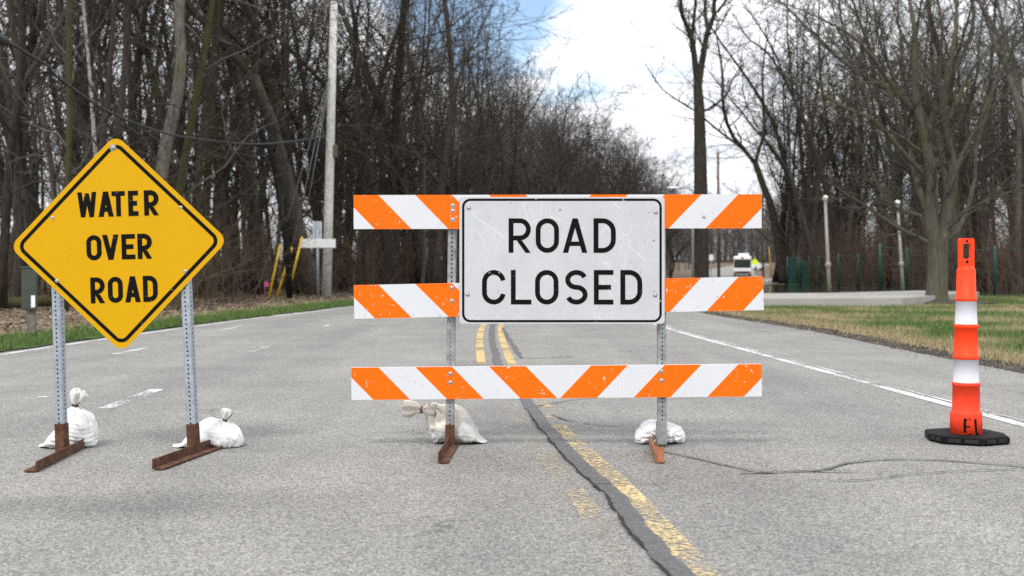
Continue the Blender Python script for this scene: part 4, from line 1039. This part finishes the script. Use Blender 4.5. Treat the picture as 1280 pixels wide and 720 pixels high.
# trees of the left wood that can be told apart
def px_tree(px, Y, k, w_px, label, tilt=(0, 0), rz=0.0, hs=1.0, tall=None):
    x = (px - CX) / F * Y; r = protos[k][4]; want = w_px / F * Y / 2; s = tall / protos[k][3] if tall else hs
    placed.append((x, Y)); plant(k, x, Y, -.05, s, rz, label, None, min(1.9, max(.5, want / (r * s))), tilt)
px_tree(80, 30, K_MOSS[0], 9, 'olive mossed slim tree rising just left of the yellow sign top', (0, R(1)), .3)
px_tree(192, 34, K_GREY[0], 19, 'thick grey trunk directly right of the yellow sign top', (0, R(-.5)), 1.0, 1.1)
px_tree(203, 37, K_MOSS[1], 12, 'mossy tree leaning right beside the thick grey trunk', (0, R(2)), 0)
px_tree(257, 46.5, K_MOSS[0], 12, 'straight mossy tree over the right shoulder of the yellow sign', (0, 0), 2.2, 1.05)
px_tree(289, 48, K_STRAIGHT[0], 12, 'dark tree leaning left in front row between yellow sign and yellow guards', (0, R(-3)), 1)
px_tree(136, 38, K_PALE[0], 6, 'thin pale barked tree rising behind the yellow sign top', (0, R(-1)), 0, 1.1)
px_tree(396, 49, K_GREY[1], 26, 'massive grey trunk directly behind the bleached utility pole', (0, R(1)), 3.6, 1.0)
px_tree(374, 51, K_FORK[0], 17, 'dark forked tree left of the massive trunk behind utility pole', (0, R(-4)), 2)
px_tree(322, 49.5, K_STRAIGHT[1], 14, 'broad dark tree directly behind the yellow guy wire guards', (0, R(1)), 2)
px_tree(18, 33, K_FORK[1], 13, 'dark forked tree at the far left edge above green box', (0, R(2)), 0)
px_tree(44, 36, K_STRAIGHT[2], 10, 'plain dark tree between green box and olive mossed slim tree', (0, R(-1)), 1)
px_tree(118, 35, K_STRAIGHT[1], 8, 'slim dark tree just left of the pale barked tree', (0, R(1.5)), 4)
px_tree(236, 45, K_STRAIGHT[2], 13, 'dark tree between the leaning mossy tree and straight mossy tree', (0, R(-1)), 3)
px_tree(470, 58, K_STRAIGHT[0], 15, 'dark straight trunk seen through the left gap of barricade', (0, R(.5)), 3)
px_tree(497, 61, K_GREY[0], 13, 'grey trunk in the middle of the left barricade gap', (0, R(0)), 2.4)
px_tree(528, 60, K_STRAIGHT[1], 15, 'stout dark trunk beside left barricade post', (0, R(1)), 1.4)
# crooked black snag
x, y = (356 - CX) / F * 43, 43.0; sn = thing('dead_snag', (x, y, -.05), 'black crooked dead stem leaning behind the yellow guards', 'dead tree')
mb = MB(); mb.tube([P(a, b, 43) for a, b in ((362, 374), (360, 318), (354, 275), (349, 245), (343, 205), (338, 190), (328, 170), (322, 152))], [.12, .13, .13, .12, .12, .10, .09, .05], 9)
mb.tube([P(a, b, 43) for a, b in ((340, 195), (346, 180), (344, 160))], [.06, .04, .02], 6); mb.build('trunk', bark_black, sn)
# fallen mossy log
a, b = G(-40, 384), G(66, 383); mb = MB(); pts_ = [a.lerp(b, q) + Vector((0, 0, .13 + .03 * math.sin(q * 9))) for q in np.linspace(0, 1, 9)]; mb.tube(pts_, [.2, .21, .19, .2, .18, .18, .17, .16, .14], 12)
tag(mb.build('fallen_log', bark_moss), 'mossy fallen log on brown leaves behind the green box', 'log')

def wood_x(Y): return at_y(LEFT, Y) - (3.2 if Y > 28 else 8 + (28 - Y) * .5)
kinds = K_STRAIGHT * 4 + K_FORK * 4 + K_GREY * 2 + K_MOSS[:1] + K_THIN * 4
LB = {'straight': 'plain straight dark tree among the crowded left woods', 'forked': 'dark tree with forked stem among the crowded left woods', 'grey': 'grey barked tree among the crowded left woods', 'mossy': 'moss tinged tree among the crowded left woods', 'slim': 'slim young bare tree among the crowded left woods', 'pale': 'pale barked tree among the crowded left woods', 'rounded': 'round crowned bare tree among the crowded left woods'}
n = tries = 0
while n < 86 and tries < 6000:
    tries += 1; Y = rng.uniform(28, 82); dpt = rng.uniform(0, 1) ** 1.3 * 30; x = wood_x(Y) - dpt
    if abs(x / Y) > .50 or x / Y > -.03 or not free(x, Y, 1.5) or (Y < 47 and -.285 < x / Y < -.10): continue
    k = rng.choice(kinds); placed.append((x, Y)); n += 1
    plant(k, x, Y, -.05, rng.uniform(.82, 1.12), rng.uniform(0, 6.28), LB[protos[k][0]], 'trees of the left woods', rng.uniform(.7, 1.25), (0, R(rng.gauss(0, 2.2))))
LF = {k: v.replace('among the crowded left woods', 'in the wood at the road bend behind the white sign') for k, v in LB.items()}
def top_y(px): return float(np.interp(px, [440, 590, 620, 680, 740, 800, 850, 875], [-100, -5, 22, 55, 95, 138, 198, 238]))
def bend_scale(x, Y, h):
    return min(1.12, ((HY - top_y(CX + x / Y * F + 45)) / F * Y + H0) / h) * rng.uniform(.80, 1.0)
kb = K_ROUND * 5 + K_FORK * 4 + K_STRAIGHT * 2 + K_GREY * 2
n = tries = 0
while n < 84 and tries < 9000:
    tries += 1; Y = rng.uniform(62, 170); dpt = rng.uniform(0, 1) ** 1.5 * 24; x = at_y(LEFT, Y) - 3.2 - dpt
    if x / Y < -.2 or not free(x, Y, 2.3): continue
    k = rng.choice(kb); sc = bend_scale(x, Y, protos[k][3])
    if sc < .3: continue
    placed.append((x, Y)); n += 1
    plant(k, x, Y, -.05, sc, rng.uniform(0, 6.28), LF[protos[k][0]], 'trees at the road bend', rng.uniform(.95, 1.4) * (1.15 if sc < .8 else 1), (0, R(rng.gauss(0, 2.5))))

# the tall forked tree that stands alone in the gap
sp_f = [(11, .12, 42, .26, .18, .08, 6, 5, .32, .02), (7, .2, 40, .5, .2, .06, 4, 4, .5, .015), (6, .15, 40, .55, .2, .03, 3, 3, .5, .011)]
rngt = random.Random(8); tm, cm = MB(), MB(); Yt = 68.0
P_ = lambda a, b: P(a, b, Yt) - Vector(((876 - CX) / F * Yt, Yt, 0))
trunk_pts = [P_(876, 358), P_(876, 300), P_(876, 240), P_(875, 180), P_(874, 135), P_(872, 105)]; trr = [.52, .45, .42, .37, .33, .27]
tm.tube(trunk_pts, trr, 12, 0, False)
limbs = [([P_(872, 108), P_(868, 80), P_(864, 55), P_(858, 40), P_(850, 25), P_(846, 0), P_(852, -30), P_(850, -70)], .21), ([P_(873, 108), P_(877, 85), P_(882, 60), P_(886, 40), P_(896, 15), P_(898, -15), P_(905, -50), P_(903, -90)], .23),
         ([P_(864, 55), P_(866, 30), P_(868, 5), P_(866, -30), P_(872, -70)], .13), ([P_(886, 42), P_(882, 15), P_(884, -20), P_(880, -60)], .14), ([P_(875, 140), P_(885, 137), P_(897, 129), P_(908, 118), P_(914, 100), P_(924, 84)], .09), ([P_(897, 15), P_(908, 0), P_(920, -20), P_(928, -50)], .10)]
for i, (pp, r0) in enumerate(limbs):
    pp = [p + Vector((0, (.25 if i % 2 else -.25) * j * (1 if i < 4 else .5), 0)) for j, p in enumerate(pp)]
    rr_ = [max(.02, r0 * (1 - j / len(pp)) ** .7) for j in range(len(pp))]; (tm if i < 2 else cm).tube(pp, rr_, 8, 0, False)
    branch_out(rngt, cm, pp, rr_, 0, 3, sp_f)
e = thing('bare_tree', ((876 - CX) / F * Yt, Yt, 0), 'tall lone bare tree with forked trunk against bright sky', 'tree')
tm.build('trunk', bark_dark, e, raw=True); cm.build('crown', twig_dark, e, raw=True)

# spreading multi-stemmed tree on the right lawn
rngt = random.Random(21); tm, cm = MB(), MB(); Yt = 34.7; tb = Vector(((1170 - CX) / F * Yt, Yt, 0))
P_ = lambda a, b, dy=0: P(a, b, Yt + dy) - tb
tm.tube([P_(1171, 384), P_(1171, 377), P_(1171, 366), P_(1172, 345), P_(1172, 320), P_(1171, 298)], [.50, .39, .335, .315, .31, .36], 14, 0, False)
sp_l = [(12, .12, 44, .36, .14, .06, 7, 5, .36, .014), (8, .2, 44, .48, .18, .03, 5, 4, .5, .0095), (6, .2, 42, .52, .2, .0, 4, 3, .55, .007)]
limbs = [([(1167, 304, 0), (1162, 265, 0), (1160, 220, -.2), (1155, 160, -.4), (1150, 100, -.5), (1143, 40, -.6), (1135, -30, -.6)], .22), ([(1177, 302, 0), (1183, 265, .2), (1186, 215, .3), (1187, 150, .5), (1186, 80, .6), (1192, 10, .8), (1196, -60, 1)], .19),
         ([(1166, 306, 0), (1148, 297, -.2), (1125, 285, -.5), (1100, 268, -.8), (1085, 258, -1), (1060, 245, -1.2), (1030, 225, -1.5)], .11), ([(1167, 300, 0), (1150, 270, .3), (1120, 262, .4), (1100, 240, .5), (1085, 200, .6), (1070, 150, .6)], .10),
         ([(1163, 275, 0), (1145, 220, .2), (1128, 150, .3), (1108, 95, .3), (1080, 45, .4), (1040, -10, .6)], .15), ([(1179, 300, 0), (1195, 291, .2), (1206, 262, .4), (1214, 225, .4), (1222, 180, .6), (1240, 120, .8), (1262, 50, 1)], .11),
         ([(1181, 290, 0), (1205, 265, -.5), (1235, 250, -1), (1270, 238, -1.4), (1310, 215, -1.8)], .08), ([(1184, 240, 0), (1205, 190, -.4), (1235, 130, -.8), (1270, 60, -1.2), (1300, 0, -1.4)], .12),
         ([(1160, 225, 0), (1130, 190, -.6), (1090, 150, -1), (1040, 120, -1.5), (990, 95, -2), (960, 85, -2.2)], .11), ([(1186, 190, 0), (1175, 120, -.8), (1172, 40, -1.4), (1165, -40, -2)], .12),
         ([(1156, 165, 0), (1120, 110, -.6), (1075, 60, -1.2), (1020, 20, -1.6), (965, 0, -2)], .11), ([(1187, 150, 0), (1215, 90, .4), (1255, 40, .6), (1310, -10, .8)], .10)]
for i, (pp, r0) in enumerate(limbs):
    pp = [Vector(p) + Vector((mnoise.noise((j * .23, i, 0)), mnoise.noise((j * .23, i, 7)), mnoise.noise((j * .23, i, 13)))) * .32 * min(1, j / 4) for j, p in enumerate(spline([P_(*p) for p in pp], .5))]; L = len(pp); rr_ = [max(.013, r0 * (1 if i < 2 else .74) * (1 - j / L) ** .85) for j in range(L)]
    (tm if i < 2 else cm).tube(pp, rr_, 9, 0, False); branch_out(rngt, cm, pp, rr_, 0, 3, sp_l)
e = thing('bare_tree', tb, 'spreading bare tree with several stems on the right lawn beside the slab', 'tree')
tm.build('trunk', bark_lawn, e, raw=True); cm.build('crown', bark_lawn, e, raw=True)

# right wood beyond the fence
for px, Y, k, w, lab, tl, tt in ((981, 92, K_FORK[0], 15, 'stout grey brown tree at the green slatted panel', 1.0, -1), (970, 95, K_STRAIGHT[1], 9, 'slim dark tree beside slatted panel leaning left over the flood', 1.0, -4), (993, 88, K_STRAIGHT[2], 8, 'slim dark tree just behind slatted panel', 1.0, -2),
                       (1203, 58, K_GREY[0], 17, 'tan grey trunk right behind the spreading lawn tree', 1.0, 0), (1254, 62, K_GREY[1], 17, 'grey trunk at the right edge behind the fence', 1.0, 1), (1228, 60, K_STRAIGHT[0], 12, 'dark trunk between tan grey trunk and right edge trunk', 1.0, 0)):
    px_tree(px, Y, k, w, lab, (0, R(tt)), rng.uniform(0, 6), tl)
LR = {k: v.replace('among the crowded left woods', 'in the right woods behind the green fence') for k, v in LB.items()}
n = tries = 0
while n < 76 and tries < 8000:
    tries += 1; Y = rng.uniform(48, 118); edge = max(.243 * Y, 22.5 + (62 - Y) * .12); x = edge + rng.uniform(0, 1) ** 1.2 * 30
    if x / Y > .52 or not free(x, Y, 1.9): continue
    k = rng.choice(kinds); placed.append((x, Y)); n += 1
    plant(k, x, Y, -.05, rng.uniform(.85, 1.15), rng.uniform(0, 6.28), LR[protos[k][0]], 'trees of the right woods', rng.uniform(.7, 1.25), (0, R(rng.gauss(0, 2.2))))

# brush and far woods: nobody could count these
def merge_mass(name, items, mat, label):
    V, Fi, off_ = [], [], 0
    for (v, f), (x, y, z, s, a) in items:
        c, sn_ = math.cos(a) * s, math.sin(a) * s
        w = np.empty_like(v); w[:, 0] = v[:, 0] * c - v[:, 1] * sn_ + x; w[:, 1] = v[:, 0] * sn_ + v[:, 1] * c + y; w[:, 2] = v[:, 2] * s + z
        V.append(w); Fi.append(f + off_); off_ += len(v)
    V = np.concatenate(V).astype(np.float32); Fi = np.concatenate(Fi).astype(np.int32); N = len(Fi)
    me = bpy.data.meshes.new(name); me.vertices.add(len(V)); me.vertices.foreach_set('co', V.ravel()); me.loops.add(N * 4); me.loops.foreach_set('vertex_index', Fi.ravel())
    me.polygons.add(N); me.polygons.foreach_set('loop_start', np.arange(0, N * 4, 4, dtype=np.int32)); me.polygons.foreach_set('loop_total', np.full(N, 4, np.int32))
    me.materials.append(mat); me.update(); me.validate(); o = bpy.data.objects.new(name, me); col.objects.link(o); o['kind'] = 'stuff'; return tag(o, label, 'woods')
def bush(seed, stems, h, wig):
    r_ = random.Random(seed); mb = MB()
    for s in range(stems):
        d = Vector((r_.gauss(0, .45), r_.gauss(0, .45), 1)); p = Vector((r_.gauss(0, .35), r_.gauss(0, .35), 0)); pp = grow(r_, p, d, h * r_.uniform(.5, 1.1), 5, wig, .0); rr_ = [.012 * (1 - j / 7) for j in range(6)]
        mb.tube(pp, rr_, 3, 0, False); branch_out(r_, mb, pp, rr_, 0, 1, [(5, .3, 40, .5, .2, .0, 3, 3, .6, .006)])
    return np.array(mb.v, np.float32), np.array(mb.f, np.int32)
def small_tree(seed, h, r):
    sp = [(14, .18, 42, .34, .14, .06, 4, 3, .4, .03), (6, .2, 42, .5, .2, .03, 3, 3, .5, .022), (4, .2, 40, .55, .2, .02, 2, 3, .5, .016)]
    tm, cm = make_tree(seed, h, r, (0, 0), .05, spec=sp, trunk_n=8); n = len(tm.v)
    f = [q for q in tm.f if len(q) == 4] + [tuple(i + n for i in q) for q in cm.f if len(q) == 4]; return np.array(tm.v + cm.v, np.float32), np.array(f, np.int32)
bushes = [bush(s, 16, 3.2, .14) for s in (1, 2, 3)]; far_p = [small_tree(s, 17, .17) for s in (1, 2, 3, 4)]
it = []
for i in range(560):
    Y = rng.uniform(29, 165); x = at_y(LEFT, Y) - 4.2 - rng.uniform(0, 1) ** 1.2 * 24
    if x / Y > -.5 and not (Y < 46.5 and -.245 < x / Y < -.145): it.append((rng.choice(bushes), (x, Y, -.05, rng.uniform(.5, 1.5), rng.uniform(0, 6))))
merge_mass('undergrowth', it, twig_brown, 'brown twiggy undergrowth among the left trunks')
it = []
for i in range(420):
    Y = rng.uniform(50, 110); x = max(.243 * Y + 1, 21.5) + rng.uniform(0, 1) ** 1.3 * 24
    it.append((rng.choice(bushes), (x, Y, -.05, rng.uniform(.6, 1.7), rng.uniform(0, 6))))
merge_mass('undergrowth', it, twig_brown, 'brown twiggy undergrowth among the right trunks behind the fence')
it = []
for i in range(125):
    Y = rng.uniform(52, 150); x = rng.uniform(-.62, .05) * Y
    if x < at_y(LEFT, Y) - 14 : it.append((rng.choice(far_p), (x, Y, -.05, rng.uniform(1.0, 1.35), rng.uniform(0, 6))))
for i in range(110):
    Y = rng.uniform(85, 150); x = rng.uniform(.26, .66) * Y
    it.append((rng.choice(far_p), (x, Y, -.05, rng.uniform(1.0, 1.45), rng.uniform(0, 6))))
merge_mass('deep_woods', it, twig_dark, 'dense mass of bare trees deep inside the woods')
it = []
for i in range(560):
    Y = rng.uniform(190, 420); x = rng.uniform(-.02, .36) * Y
    fs_ = 1.0
    if i > 380: Y = rng.uniform(315, 430); x = rng.uniform(.12, .30) * Y; fs_ = 1.45
    if Y < 312 and at_y(LEFT, min(Y, 299)) - 3 < x < at_y(RIGHT, min(Y, 299)) + 3: continue
    it.append((rng.choice(far_p), (x, Y, tz(Y) - .1, rng.uniform(.6, .95) * fs_, rng.uniform(0, 6))))
for i in range(110):
    Y = rng.uniform(90, 200); x = at_y(LEFT, Y) - 4 - rng.uniform(0, 26); it.append((rng.choice(far_p), (x, Y, tz(Y) - .1, min(1.1, bend_scale(x, Y, 17)), rng.uniform(0, 6))))
for i in range(170):
    Y = rng.uniform(312, 400); it.append((rng.choice(bushes), (rng.uniform(.11, .30) * Y, Y, tz(Y) - .1, rng.uniform(1.6, 3.2), rng.uniform(0, 6))))
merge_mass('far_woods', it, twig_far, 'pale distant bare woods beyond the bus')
